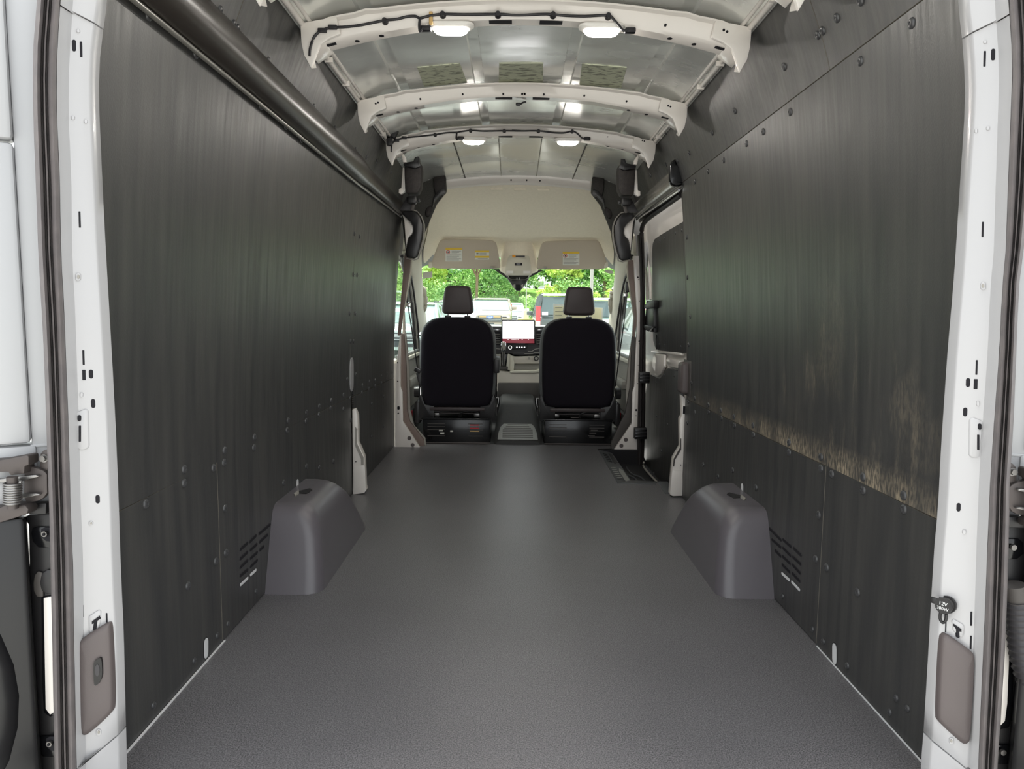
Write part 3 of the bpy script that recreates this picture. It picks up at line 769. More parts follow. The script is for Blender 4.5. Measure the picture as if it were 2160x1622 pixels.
# ================================================================== wheel arches, posts, sliding door, rear doors
def arch(s, label):
    t = thing('wheel_arch_cover', label, 'wheel arch', (s*.8, 2.75, 0), 'wheel arch covers')
    lv = [(0.0,.690,2.380,3.185,.060),(.03,.692,2.390,3.160,.058),(.10,.700,2.415,3.09,.055),(.18,.712,2.443,3.01,.052),(.22,.722,2.458,2.97,.055),(.248,.736,2.470,2.94,.060),
          (.268,.752,2.481,2.92,.062),(.281,.772,2.496,2.905,.062),(.287,.792,2.514,2.89,.055),(.288,.825,2.53,2.87,.035)]
    rings = []
    for z, xi, y0, y1, r in lv:
        ring = [(s*.8845, y0, z)]
        for k in range(7):
            a = math.radians(90*k/6); ring.append((s*(xi+r-r*math.sin(a)), y0+r-r*math.cos(a), z))
        for k in range(7):
            a = math.radians(90*k/6); ring.append((s*(xi+r-r*math.cos(a)), y1-r+r*math.sin(a), z))
        ring.append((s*.8845, y1, z)); rings.append(ring)
    loft('arch_shell', rings, 'arch_plastic', t, angle=80)
    q = [at(x, y, Z=.2885) for x, y in ((630,1036),(654,1030),(659,1034),(646,1042),(631,1041))]
    plate('latch_recess', [Vector((s*abs(p.x), p.y, p.z)) for p in q], (0,0,.0012), 'black_plastic', t)
    q = [at(x, y, Z=.2885) for x, y in ((620,1043),(630,1035),(631,1041),(623,1047))]
    plate('latch_clip', [Vector((s*abs(p.x), p.y, p.z)) for p in q], (0,0,.004), 'trim_grey', t)
    return t
arch(-1, 'moulded black plastic wheel arch cover beside the wall with the long rail')
arch(1, 'moulded black plastic wheel arch cover behind the sliding door step')

# ------------------------------------------------------------------ white steel posts at the door edge
def post(s, px, Y, label, extra):
    t = thing('body_post', label, 'post', (s*.86, Y, 0), 'white steel posts')
    plate('post_face', [at(x, y, Y=Y) for x, y in px], (0,.05,0), 'cream_paint', t, r=.003)
    extra(t)
    return t
def ex_l(t):
    o = [(749,900),(753,905),(753,936),(767,965),(767,980),(762,981),(762,968),(749,940)]
    plate('post_recess', [at(x, y, Y=3.738) for x, y in o], (0,.003,0), 'trim_grey', t)
    for x, y in ((750.5,974),(752.3,1021)): p = at(x, y, Y=3.7385); cyl('post_hole', p, p+Vector((0,.003,0)), .003, 'hole_dark', t, n=8)
    plate('post_step', [at(x, y, Y=3.737) for x, y in ((746,983),(769,981),(771,1027),(773,1033),(768,1040),(745,1043))], (0,.004,0), 'cream_paint', t, r=.001)
    # toothed edge strip between post and grip opening
    for k in range(9):
        p = onwall(742.5+.2*k*.3, 822+k*4.6, -1); box('edge_tooth', p+Vector((.003,0,0)), (.006,.010,.008), 'hole_dark', t)
post(-1, [(742.7,864),(748,862),(753.6,876),(754.6,902),(754.6,934),(760,945),(768,964),(769,980),(771,1027),(773,1033),(768,1040),(744.5,1043)], 3.742, 'slim white steel post foot between plywood panels of the rail side', ex_l)
def ex_r(t):
    for x, y in ((1436,981),(1434,1029.5)): p = at(x, y, Y=3.7385); cyl('post_hole', p, p+Vector((0,.003,0)), .003, 'hole_dark', t, n=8)
    plate('post_step', [at(x, y, Y=3.737) for x, y in ((1417.6,995),(1419,992),(1440,994),(1440,1045),(1420,1046),(1413.5,1043))], (0,.004,0), 'cream_paint', t, r=.001)
    plate('post_slot', [at(x, y, Y=3.7385) for x, y in ((1441,857),(1446,857),(1445,873),(1440.5,873))], (0,.002,0), 'hole_dark', t)
    plate('post_channel', [at(x, y, Y=3.738) for x, y in ((1421,968),(1434,945),(1435.5,925),(1437,925),(1437,948),(1424,970),(1422,984),(1419.5,984))], (0,.003,0), 'trim_dark', t)
post(1, [(1438,833),(1438.7,877),(1435,884),(1435.4,942),(1421,966),(1418.7,984),(1417.6,995),(1413.5,1043),(1419,1047),(1441,1046),(1441.5,988),(1444,900),(1449,842)], 3.742, 'slim white steel post foot at the rear edge of the sliding door', ex_r)
# grip opening / grip cap at hand height
t = thing('post_opening', 'white oval body opening in the plywood above the slim white post foot', 'opening', onwall(741,790,-1))
a = onwall(741, 770, -1); b = onwall(741, 810, -1)
capsule_on_wall('opening_rim', a, b, .046, -1, MATS['black_plastic'], t, .001)
capsule_on_wall('opening_face', a, b, .040, -1, MATS['white_paint'], t, .004)
t = thing('grip_cap', 'taupe and grey plastic grip cap on the edge of the sliding door opening', 'plastic cap', (.86,3.7,.64))
box('cap_body', (.868,3.715,.648), (.050,.10,.165), 'cap_plastic', t, r=.018, seg=4)
box('cap_backing', (.882,3.70,.648), (.010,.15,.185), 'trim_dark', t, r=.004)

# ------------------------------------------------------------------ sliding door (closed)
d1 = thing('door_1', 'white sliding side door with black blanked window and lower liner', None, (.95,4.5,-.15), kind='structure')
sheet('door_shell', [[(.955 if z < 1.0 else .955-(z-1.0)*.09, y, z) for z in (-.18,.2,.6,1.0,1.3,1.5,1.66)] for y in (3.80,4.6,5.30)], (.02,0,0), 'cream_paint', d1)
def dpl(pts, ox, oy, k, X, name, th, mat, r=0.0, parent=None):
    P_ = []
    for x, y in pts:
        p = at(ox+x/k, oy+y/k, X=X)
        if p.z > 1.0: p = at(ox+x/k, oy+y/k, X=X-(p.z-1.0)*.09)
        P_.append(p)
    return plate(name, P_, (th,0,0), mat, parent or d1, r=r)
A = (1240, 320, 3.6875)
up_ = dpl([(500,760),(504,715),(518,680),(560,650),(640,602),(745,540),(800,510),(800,1560),(725,1568),(620,1553),(545,1543),(522,1520),(508,1470),(503,1200)], *A, .938, 'window_blank', .012, 'plywood', r=.002)
# frame ridges round the blank
for pts, rad in (([(488,1150),(478,760),(490,690),(530,640),(740,515)], .010), ([(462,1150),(450,700),(458,640),(500,590),(735,480)], .012), ([(436,1150),(430,640),(445,560),(500,510),(725,395)], .010)):
    tube('frame_ridge', arc_pts([at(A[0]+x/A[2], A[1]+y/A[2], X=.93) for x, y in pts], 4), rad, 'cream_paint', d1, n=8)
for x, y in ((560,695),(600,672),(682,633),(731,612),(515,1005),(560,1498),(601,1505),(725,1515)):
    p = at(A[0]+x/A[2], A[1]+y/A[2], X=.936); rivet(A[0]+x/A[2], A[1]+y/A[2], 1, RIV_S, up_, X=.937 - max(0, p.z-1.0)*.09)
tube('pull_loop', arc_pts([at(A[0]+x/A[2], A[1]+y/A[2], X=.934) for x, y in ((535,1535),(533,1450),(541,1420),(548,1450),(548,1535))], 4), .006, 'black_plastic', d1, n=7)
Bq = (1240, 700, 4.504)
lo_ = dpl([(560,500),(595,405),(640,425),(683,447),(712,405),(730,365),(762,345),(890,385),(890,1500),(760,1500),(640,1415),(530,1285),(535,900),(545,600)], *Bq, .938, 'lower_liner', .012, 'plywood', r=.002)
for x, y in ((728,412),(820,417),(650,480),(655,800),(757,878),(697,1128),(627,1345)): rivet(Bq[0]+x/Bq[2], Bq[1]+y/Bq[2], 1, RIV_S, lo_, X=.937)
# pressed metal band between the liners
dpl([(640,205),(720,215),(720,330),(690,400),(660,425),(640,400),(610,330),(615,240)], *Bq, .930, 'pressed_pocket', .02, 'cream_paint', r=.008)
dpl([(745,250),(885,275),(885,355),(770,330),(745,310)], *Bq, .926, 'pressed_band', .02, 'cream_paint', r=.008)
dpl([(600,170),(885,200),(885,225),(600,190)], *Bq, .934, 'pressed_lip', .02, 'cream_paint', r=.004)
# latch housing on the frame
lt = dpl([(455,1160),(510,1155),(512,1405),(470,1400),(440,1385)], *A, .905, 'latch_housing', .03, 'black_plastic', r=.006)
dpl([(415,1215),(425,1205),(470,1165),(512,1155),(512,1215),(450,1222)], *A, .890, 'latch_arm', .03, 'black_plastic', r=.004, parent=lt)
dpl([(418,1345),(440,1345),(505,1360),(470,1400),(440,1375)], *A, .890, 'latch_arm', .03, 'black_plastic', r=.004, parent=lt)
# door seal round the opening
sl = thing('opening_seal', 'thick black rubber seal round the front of the sliding door opening', 'seal', (.9,5.06,-.13))
rows = [(985,1345,1358),(900,1346,1361),(800,1348,1362),(700,1351,1362),(620,1352,1361),(560,1350,1360),(520,1348,1359),(495,1346,1358)]
rings = []
for y, xa, xb in rows:
    ring = []
    for f, Yv in ((0,5.05),(.15,5.035),(.4,5.03),(.5,5.04),(.6,5.03),(.85,5.035),(1,5.05)): ring.append(at(xa+(xb-xa)*f, y, Y=Yv))
    ring += [ring[-1]+Vector((0,.05,0)), ring[0]+Vector((0,.05,0))]
    rings.append(ring)
loft('seal_strip', rings, 'seal_dark', sl, angle=50)
tube('seal_strip', arc_pts([at(1353,500,Y=5.05), at(1355,478,Y=5.0), at(1366,462,Y=4.8), at(1400,437,X=.862), at(1437,410,X=.858)], 5), .016, 'seal_dark', sl, n=8)
for (x0, x1, y0, y1) in ((1347,1370,784,808),(1337,1364,901,926)):
    c = at(.5*(x0+x1), .5*(y0+y1), Y=5.0); w = (x1-x0)/1500*5.0; h = (y1-y0)/1500*5.0
    br = box('seal_bracket', c, (w,.05,h), 'black_plastic', sl, r=.008)
    for dz in (-.28, 0, .28): box('bracket_rib', c+Vector((0,-.026,dz*h)), (w*.9,.008,h*.14), 'black_gloss', br, r=.002)

# ------------------------------------------------------------------ side step well
st = thing('side_step', 'moulded black entry step with patterned sill plate by the sliding door', 'step', (.75,4.55,-.11))
poly('step_tread', [(.66,4.03,-.105),(.955,4.03,-.105),(.955,5.06,-.105),(.66,5.06,-.105),(.66,4.03,-.125),(.955,4.03,-.125),(.955,5.06,-.125),(.66,5.06,-.125)], [(0,1,2,3),(7,6,5,4),(0,4,5,1),(1,5,6,2),(2,6,7,3),(3,7,4,0)], 'step_dark', st)
poly('well_front', [(.585,5.05,.0),(.90,5.05,.0),(.95,5.05,-.11),(.66,5.05,-.11),(.585,5.08,.0),(.90,5.08,.0),(.95,5.08,-.11),(.66,5.08,-.11)], [(0,1,2,3),(7,6,5,4),(0,4,5,1),(1,5,6,2),(2,6,7,3),(3,7,4,0)], 'black_satin', st)
poly('well_rear', [(.585,4.045,.0),(.82,4.075,.0),(.955,4.04,-.11),(.66,4.04,-.11),(.585,4.06,.0),(.82,4.09,.0),(.955,4.06,-.11),(.66,4.06,-.11)], [(0,1,2,3),(7,6,5,4),(0,4,5,1),(1,5,6,2),(2,6,7,3),(3,7,4,0)], 'step_dark', st)
sp = poly('sill_plate', [(.583,4.045,.003),(.690,4.045,-.022),(.690,5.05,-.022),(.590,5.05,.003),(.583,4.045,-.010),(.690,4.045,-.11),(.690,5.05,-.11),(.590,5.05,-.010)], [(0,1,2,3),(7,6,5,4),(0,4,5,1),(1,5,6,2),(2,6,7,3),(3,7,4,0)], 'step_plastic', st)
def spz(x): return .0035-(x-.585)*.24
for k in range(6):
    y = 4.16+.055*k; plate('sill_rib', [(.598,y,spz(.598)),(.598,y+.02,spz(.598)),(.636,y+.065,spz(.636)),(.636,y+.045,spz(.636))], (0,0,.003), 'tread_grey', sp)
plate('sill_inlay', [(.645,4.12,spz(.645)),(.680,4.10,spz(.68)),(.680,4.46,spz(.68)),(.660,4.50,spz(.66)),(.645,4.40,spz(.645))], (0,0,.002), 'tread_grey', sp)
for k in range(5):
    y = 4.66+.06*k; plate('sill_rib', [(.606,y,spz(.606)),(.606,y+.02,spz(.606)),(.640,y+.03,spz(.64)),(.640,y+.01,spz(.64))], (0,0,.003), 'step_dark', sp)
plate('sill_inlay', [(.648,4.62,spz(.648)),(.680,4.70,spz(.68)),(.680,4.98,spz(.68)),(.655,4.98,spz(.655))], (0,0,.002), 'step_dark', sp)
for k in range(11):
    x = .70+.0135*k; tube('tread_rib', [(x,4.10+.008*k,-.103),(x+.002,4.42-.012*k,-.103),(x-.01,4.60-.02*k,-.103)], .003, 'black_gloss', st, n=5)
for off in (0, .05):
    tube('tread_band', arc_pts([(.86+off*.6,4.10,-.102),(.85+off*.6,4.25,-.102),(.79+off,4.36,-.102),(.78+off,4.62,-.102),(.73+off,4.74,-.102),(.73+off,4.95,-.102)], 3), .006, 'step_plastic', st, n=6)
tube('sill_edge', arc_pts([at(1358,975,X=.905), at(1358,985,X=.905), at(1370,1000,X=.892), at(1386,1017,X=.88)], 3), .007, 'trim_grey', st, n=6)
plate('lip_corner', [at(x, y, Z=.002) for x, y in ((1385,1015),(1408,1015),(1414,1026),(1413,1041),(1403,1041))], (0,0,-.02), 'step_plastic', st, r=.002)
plate('lip_edge', [at(x, y, Z=.003) for x, y in ((1302,1019),(1328,1013),(1384,1015),(1384,1021))], (0,0,-.012), 'step_plastic', st, r=.001)

# ------------------------------------------------------------------ B pillars
def bpl(t, name, px, Y, th, mat, r=.003): return plate(name, [at(x, y, Y=Y) for x, y in px], (0,th,0), mat, t, r=r)
bl = thing('trim_3', 'white door pillar behind the driver seat with taupe trim', None, (-.8,5.08,0), kind='structure')
bpl(bl, 'pillar_panel', [(844,706),(841,726),(834.6,786),(833.2,944),(886,944),(850,889),(849,827),(845,815),(845,773),(846,706)], 5.08, .03, 'cream_paint')
bpl(bl, 'pillar_trim', [(844,704),(852,704),(857,773),(858.5,863),(864,888),(894,928),(895,944),(884,944),(849,889),(848,827),(843.7,814),(843,773)], 5.12, .03, 'trim_taupe', .006)
bpl(bl, 'pillar_trim', [(851,702),(856,702),(863,773),(865,863),(873,897),(897,925),(899,944),(893,944),(862,888),(857,863),(856,773)], 5.15, .03, 'trim_grey', .006)
bpl(bl, 'pillar_cover', [(853,538),(867,538),(864,574),(857,615),(851,654),(844,708),(838,708),(843,654),(849,590)], 5.10, .03, 'trim_taupe', .005)
bpl(bl, 'pillar_cover', [(864,540),(869,540),(868,574),(860,615),(853,656),(855,708),(849,708),(849,654),(855,615),(862,574)], 5.16, .03, 'trim_beige', .004)
for x, y, w, h in ((838.5,765,3,3),(839,804.5,3,3),(840.5,860.5,5,7),(840,872,3.4,3.4)):
    plate('pillar_hole', [at(x+a, y+b, Y=5.0785) for a, b in rr(w, h, 1.6, 3)], (0,.002,0), 'hole_dark', bl)
for x, y, r_ in ((863.5,924,4.2),(870.5,938.5,4.0)): p = at(x, y, Y=5.0785); cyl('pillar_plug', p, p+Vector((0,-.003,0)), r_/1500*5.08, 'cap_plastic', bl, n=14)
br = thing('trim_4', 'white door pillar by the sliding door step with taupe trim', None, (.8,5.08,0), kind='structure')
bpl(br, 'pillar_panel', [(1337,540),(1349,540),(1351,575),(1353,620),(1353,640),(1353,700),(1348,800),(1346,837),(1343.6,948),(1296,948),(1332.8,893),(1334,827),(1338,815),(1341,740),(1344,690),(1344,660),(1341,620),(1338,575)], 5.08, .03, 'cream_paint')
B7 = lambda pts: rg(pts, 1230, 540, 7.372)
bpl(br, 'pillar_cover', B7([(700,60),(790,60),(802,250),(832,600),(852,900),(812,1265),(778,1265),(800,950),(762,700),(732,480),(706,350)]), 5.12, .03, 'trim_taupe', .005)
bpl(br, 'pillar_cover', B7([(672,160),(712,60),(716,350),(738,480),(768,700),(806,950),(784,1265),(765,1265),(786,950),(748,700),(712,480),(690,350)]), 5.16, .03, 'trim_beige', .004)
B5 = lambda pts: rg(pts, 1100, 640, 5.069)
bpl(br, 'pillar_trim', B5([(1218,355),(1182,355),(1160,900),(1112,1165),(1000,1400),(960,1480),(958,1552),(1000,1552),(1182,1280),(1190,950),(1215,900),(1244,400)]), 5.12, .03, 'trim_dark', .006)
bpl(br, 'pillar_trim', B5([(1184,355),(1150,590),(1122,870),(1114,1165),(1160,1160),(1172,900),(1192,600),(1200,355)]), 5.15, .03, 'trim_grey', .006)
for x, y, w, h in ((1345.5,585,3.4,3.8),(1347.5,590,2.2,2.4),(1349,635,2.2,2.4),(1350.5,681,2.2,2.4),(1348.5,720,3.4,3.8),(1348.5,725,2.2,2.4),(1346,770,2,2),(1345,809,2,2),(1342,865,3.6,4.6),(1341.8,877,2.2,2.2)):
    plate('pillar_hole', [at(x+a, y+b, Y=5.0785) for a, b in rr(w, h, 1.6, 3)], (0,.002,0), 'hole_dark', br)
for x, y, r_ in ((1320,927.5,4.4),(1310.5,940,4.2)): p = at(x, y, Y=5.0785); cyl('pillar_plug', p, p+Vector((0,-.003,0)), r_/1500*5.08, 'cap_plastic', br, n=14)

# ------------------------------------------------------------------ upper cab corner trims (foam ducts and carpeted corners)
def corner(s, label):
    t = thing('corner_trim', label, 'corner trim', (s*.75, 4.9, 1.2), 'black cab corner trims')
    def V(x, y, Y):
        p = at(x, y, Y=Y)
        return p if s < 0 else Vector((-p.x, p.y, p.z))        # built from the driver-side outline, mirrored for the other side
    def L(pts, ox, oy, k, Y): return [V(ox+x/k, oy+y/k, Y) for x, y in pts]
    R = (720, 240, 5.07)
    def pl(name, pts, Y, th, mat, r=.004, parent=None): return plate(name, L(pts, *R, Y), (0,th,0), mat, parent or t, r=r)
    # carpeted sail panel
    pl('carpet_panel', [(840,480),(985,655),(1115,650),(1125,830),(1020,960),(960,1100),(880,1290),(830,1500),(690,1500),(640,1060),(640,900),(660,520)], 5.06, .03, 'charcoal_carpet', .004)
    # foam block under the roof
    blk = pl('foam_block', [(670,540),(700,515),(850,520),(858,600),(850,780),(815,850),(690,850),(680,800)], 4.32, .10, 'black_foam', .012)
    pl('foam_block_top', [(665,525),(770,505),(785,460),(830,455),(838,520),(850,560),(790,585),(668,560)], 4.30, .06, 'black_satin', .006)
    pl('white_edge', [(655,575),(690,572),(685,830),(640,860),(612,850),(615,800),(640,795)], 4.34, .03, 'cream_paint', .004)
    b = pl('coat_hook', [(690,880),(800,870),(812,940),(790,965),(700,950)], 4.55, .04, 'black_plastic', .01)
    pl('hook_stem', [(755,955),(790,955),(770,1040),(740,1035)], 4.57, .02, 'trim_dark', .003, b)
    pl('hook_knob', [(800,905),(840,900),(845,935),(810,945)], 4.58, .03, 'black_plastic', .006, b)
    pl('rail_socket', [(620,1030),(690,905),(760,950),(740,1032)], 4.62, .03, 'dash_grey', .004)
    # curved foam guard down the pillar
    pl('curved_guard', [(622,1040),(745,1032),(800,1052),(842,1100),(868,1180),(872,1240),(862,1330),(835,1440),(808,1535),(770,1548),(692,1535),(684,1482),(716,1322),(752,1290),(768,1255),(766,1200),(742,1160),(700,1120),(655,1075)], 4.90, .05, 'black_satin', .010)
    pl('guard_edge', [(745,1028),(808,1046),(852,1100),(878,1180),(880,1240),(870,1335),(842,1448),(812,1545),(770,1556),(690,1542),(692,1548),(772,1566),(822,1552),(854,1450),(882,1338),(891,1240),(888,1176),(860,1092),(812,1038),(748,1018)], 4.915, .03, 'trim_grey', .001)
    pl('white_corner', [(650,1072),(700,1120),(742,1160),(766,1200),(768,1255),(752,1290),(716,1322),(690,1440),(684,1300),(672,1140)], 4.93, .03, 'cream_paint', .003)
    # black header corner piece
    pl('header_corner', [(985,655),(1110,645),(1115,770),(1120,830),(1010,870),(990,800)], 5.02, .05, 'black_foam', .01)
    pl('header_strap', [(990,880),(1050,810),(1105,790),(1120,850),(1060,870),(1000,930),(975,1000)], 5.00, .03, 'black_plastic', .005)
    pl('carpet_bump', [(905,1010),(940,985),(972,975),(970,1040),(940,1095),(905,1100),(895,1060)], 5.03, .04, 'black_foam', .015)
    p = V(720+932/5.07, 240+700/5.07, 5.05); cyl('carpet_clip', p+Vector((0,.004,0)), p+Vector((0,-.004,0)), .008, 'steel', t, n=10)
    # underside of roof flare between rail and trim
    pl('white_flare', [(585,375),(640,400),(690,470),(695,515),(660,520),(640,440)], 4.22, .03, 'cream_paint', .003)
    return t
corner_l = corner(-1, 'black foam and carpet corner trim at the end of the long wall rail')
corner_r = corner(1, 'black foam and carpet corner trim above the sliding door rail end')

# ------------------------------------------------------------------ rear doors standing open, hinges, lamp brackets
def rear_door(s, label):
    t = thing('rear_door', label, 'van door', (s*.94,1.36,-.15), 'open rear doors')
    H = Vector((s*.925,1.405,0)); d = Vector((s*.86,-.50,0)).normalized(); nrm = Vector((-s*d.y*-1, 0, 0))
    nrm = Vector((-d.y*-s, d.x*-s, 0)); nrm = Vector((s*abs(d.y), abs(d.x), 0)).normalized()      # outward (away from van axis)
    def slab(name, u0, u1, z0, z1, off, th, mat, r=.004):
        a = H+d*u0-nrm*off; b = H+d*u1-nrm*off
        return plate(name, [Vector((a.x,a.y,z0)), Vector((b.x,b.y,z0)), Vector((b.x,b.y,z1)), Vector((a.x,a.y,z1))], nrm*th, mat, t, r=r)
    slab('door_flange', 0, .058, .575, 1.90, 0, .05, 'door_white')
    slab('door_inner', .058, .78, .72, 1.29, .012, .06, 'door_white', .008)
    slab('door_inner', .058, .78, 1.295, 1.90, .018, .06, 'door_white', .008)
    slab('door_inner', .05, .78, .60, .715, .006, .06, 'door_white', .006)
    slab('door_shadow_gap', .0, .06, .71, .716, .002, .05, 'door_white', .001)
    low = slab('door_liner', .074, .76, -.12, .578, .022, .06, 'door_black', .012)
    # smooth swelling of the liner
    rings = []
    for k in range(9):
        f = -1+2*k/8; w = math.sqrt(max(0, 1-f*f))
        cc = H+d*.27-nrm*.020+Vector((0,0,.22+.26*f))
        rings.append([cc+d*(.17*max(w,.02)*math.cos(a*math.pi/10))-nrm*(.035*max(w,.02)*math.sin(a*math.pi/10)) for a in range(11)])
    loft('liner_swelling', rings, 'door_black', t, angle=80)
    return t
door_l = rear_door(-1, 'open white rear door beside the pillar with the windowed cap')
door_r = rear_door(1, 'open white rear door beside the pillar with the twelve volt socket')
def hinge(s, label):
    t = label
    def V(x, y, Y):
        p = at(x, y, Y=Y)
        if s < 0: return p
        q = at(x, y, Y=Y); return Vector((-q.x, q.y, q.z-.008))
    K = (0, 930, 8.533)
    def pl(name, pts, Y, th, mat, r=.002, parent=None): return plate(name, [V(K[0]+x/K[2], K[1]+y/K[2], Y) for x, y in pts], (0,th,0), mat, parent or t, r=r)
    pl('hinge_leaf', [(430,470),(540,450),(690,500),(790,540),(845,600),(850,940),(780,1030),(690,1080),(470,1130),(420,1000)], 1.345, .012, 'dull_steel', .003)
    pl('hinge_ear', [(705,330),(720,230),(770,170),(860,150),(870,420),(850,560),(790,560),(700,480)], 1.352, .010, 'dull_steel', .003)
    p = V(K[0]+800/K[2], K[1]+310/K[2], 1.350); cyl('hinge_bolt', p, p+Vector((0,-.008,0)), .0062, 'bolt_steel', t, n=6); cyl('bolt_washer', p+Vector((0,.002,0)), p+Vector((0,-.002,0)), .008, 'steel', t, n=14)
    pl('knuckle', [(-400,340),(0,345),(480,255),(515,280),(515,430),(440,460),(430,590),(190,625),(140,560),(-400,560)], 1.325, .03, 'dull_steel', .003)
    pl('knuckle', [(-400,1180),(0,1200),(110,1150),(440,1150),(510,1230),(490,1320),(0,1475),(-400,1500)], 1.325, .03, 'dull_steel', .003)
    pl('spring_arm', [(-400,700),(0,690),(330,640),(640,612),(700,640),(640,660),(360,735),(0,750),(-400,760)], 1.335, .008, 'steel', .001)
    pl('spring_arm', [(370,960),(640,945),(715,960),(710,975),(640,985),(370,1045)], 1.335, .008, 'steel', .001)
    pl('rubber_stop', [(520,1130),(830,1120),(825,1320),(510,1330)], 1.36, .02, 'black_plastic', .003)
    cx = V(K[0]+225/K[2], K[1]+920/K[2], 1.315)
    top = V(K[0]+225/K[2], K[1]+740/K[2], 1.315); bot = V(K[0]+225/K[2], K[1]+1120/K[2], 1.315)
    cyl('hinge_pin', top+Vector((0,0,.01)), bot-Vector((0,0,.01)), .0095, 'dull_steel', t, n=12)
    sp = None
    path = []
    turns = 9; n = turns*12
    for i in range(n+1):
        a = 2*math.pi*i/12; f = i/n
        c = top.lerp(bot, f); path.append(c+Vector((.0140*math.cos(a), .0140*math.sin(a), 0)))
    tube('coil_spring', path, .0021, 'steel', t, n=6)
    return t
hinge(-1, door_l)
hinge(1, door_r)
# black lamp brackets between seal and door
lb = thing('lamp_bracket', 'black plastic bracket strip with bolts and a white slot, by the windowed cap pillar', 'bracket', (-.93,1.39,0))
Kb = (0, 940, 2.378)
def lbp(name, pts, Y, th, mat, r=.002, parent=None): return plate(name, [at(x/Kb[2]+Kb[0], y/Kb[2]+Kb[1], Y=Y) for x, y in pts], (0,th,0), mat, parent or lb, r=r)
lbp('bracket_body', [(120,360),(145,345),(300,340),(300,1760),(178,1760),(165,1500),(155,1100),(146,600),(142,400)], 1.378, .02, 'black_plastic', .003)
for cy in (440, 1490):
    dx = 0 if cy < 1000 else 24
    rc = lbp('bolt_recess', [(155+dx,cy),(160+dx,cy-25),(185+dx,cy-32),(300,cy-32),(300,cy+75),(190+dx,cy+72),(162+dx,cy+40)], 1.373, .006, 'black_gloss', .002)
    lbp('recess_floor', [(205+dx,cy-20),(225+dx,cy-30),(300,cy-30),(300,cy+45),(230+dx,cy+40),(208+dx,cy+20)], 1.370, .004, 'hole_dark', .001)
    p = at((230+dx)/Kb[2], 940+(cy)/Kb[2], Y=1.369); cyl('bolt', p, p+Vector((0,-.006,0)), .0058, 'bolt_steel', lb, n=10); cyl('bolt_hex', p+Vector((0,-.006,0)), p+Vector((0,-.008,0)), .003, 'hole_dark', lb, n=6)
lbp('slot_rim', [(205,760),(275,750),(285,1350),(250,1362),(218,1340),(210,1200)], 1.374, .004, 'black_gloss', .002)
lbp('white_slot', [(218,765),(270,755),(275,1335),(250,1350),(228,1320)], 1.371, .004, 'cream_paint', .001)
lbp('oval_rim', [(166,690),(172,650),(190,630),(215,640),(215,760),(185,760),(168,730)], 1.373, .004, 'trim_dark', .002)
lbp('oval_plug', [(196,690),(205,640),(235,622),(290,625),(290,750),(235,748),(205,730)], 1.367, .008, 'black_plastic', .004)
rb = thing('lamp_bracket', 'black plastic bracket strip with a corrugated hose, by the socket pillar', 'bracket', (.95,1.39,0))
Kr = (2040, 880, 2.183)
def rbp(name, pts, Y, th, mat, r=.002, parent=None): return plate(name, [at(x/Kr[2]+Kr[0], y/Kr[2]+Kr[1], Y=Y) for x, y in pts], (0,th,0), mat, parent or rb, r=r)
rbp('bracket_body', [(190,500),(350,500),(360,1760),(90,1760),(150,1200)], 1.381, .02, 'black_plastic', .003)
rbp('bolt_recess', [(185,560),(240,560),(262,580),(262,630),(230,655),(180,655)], 1.375, .005, 'black_gloss', .002)
p = at(2040+208/Kr[2], 880+597/Kr[2], Y=1.371); cyl('bolt', p, p+Vector((0,-.006,0)), .0058, 'bolt_steel', rb, n=10)
rbp('bolt_recess', [(130,1510),(205,1510),(230,1540),(228,1575),(200,1600),(130,1600)], 1.375, .005, 'black_gloss', .002)
p = at(2040+160/Kr[2], 880+1538/Kr[2], Y=1.371); cyl('bolt', p, p+Vector((0,-.006,0)), .0058, 'bolt_steel', rb, n=10)
rbp('slot_rim', [(180,900),(218,900),(212,1380),(195,1430),(150,1440)], 1.376, .004, 'black_gloss', .002)
rbp('white_slot', [(182,900),(203,900),(186,1320),(175,1400),(155,1420)], 1.373, .004, 'cream_paint', .001)
t = thing('corrugated_hose', 'thick grey corrugated cable hose beside the socket pillar seal', 'hose', at(2140,1300,Y=1.36))
hp = arc_pts([at(2040+x/Kr[2], 880+y/Kr[2], Y=1.355) for x, y in ((215,770),(225,840),(238,960),(255,1100),(290,1230),(340,1320))], 14)
tube('hose_boot', hp[:16], .0205, 'trim_dark', t, n=12)
rad = [.0195 if (i % 3) else .0235 for i in range(len(hp)-14)]
tube('hose_ribs', hp[14:], rad, 'dash_grey', t, n=12)
# ================================================================== cab
cf = plate('cab_floor', [(-.90,5.22,-.004),(-.70,5.22,-.004),(.70,5.22,-.004),(.90,5.22,-.004),(.90,7.0,-.004),(-.90,7.0,-.004)], (0,0,-.03), 'rubber_mat')
tag(cf, 'black rubber mat on the cab floor under the seats', 'floor mat')

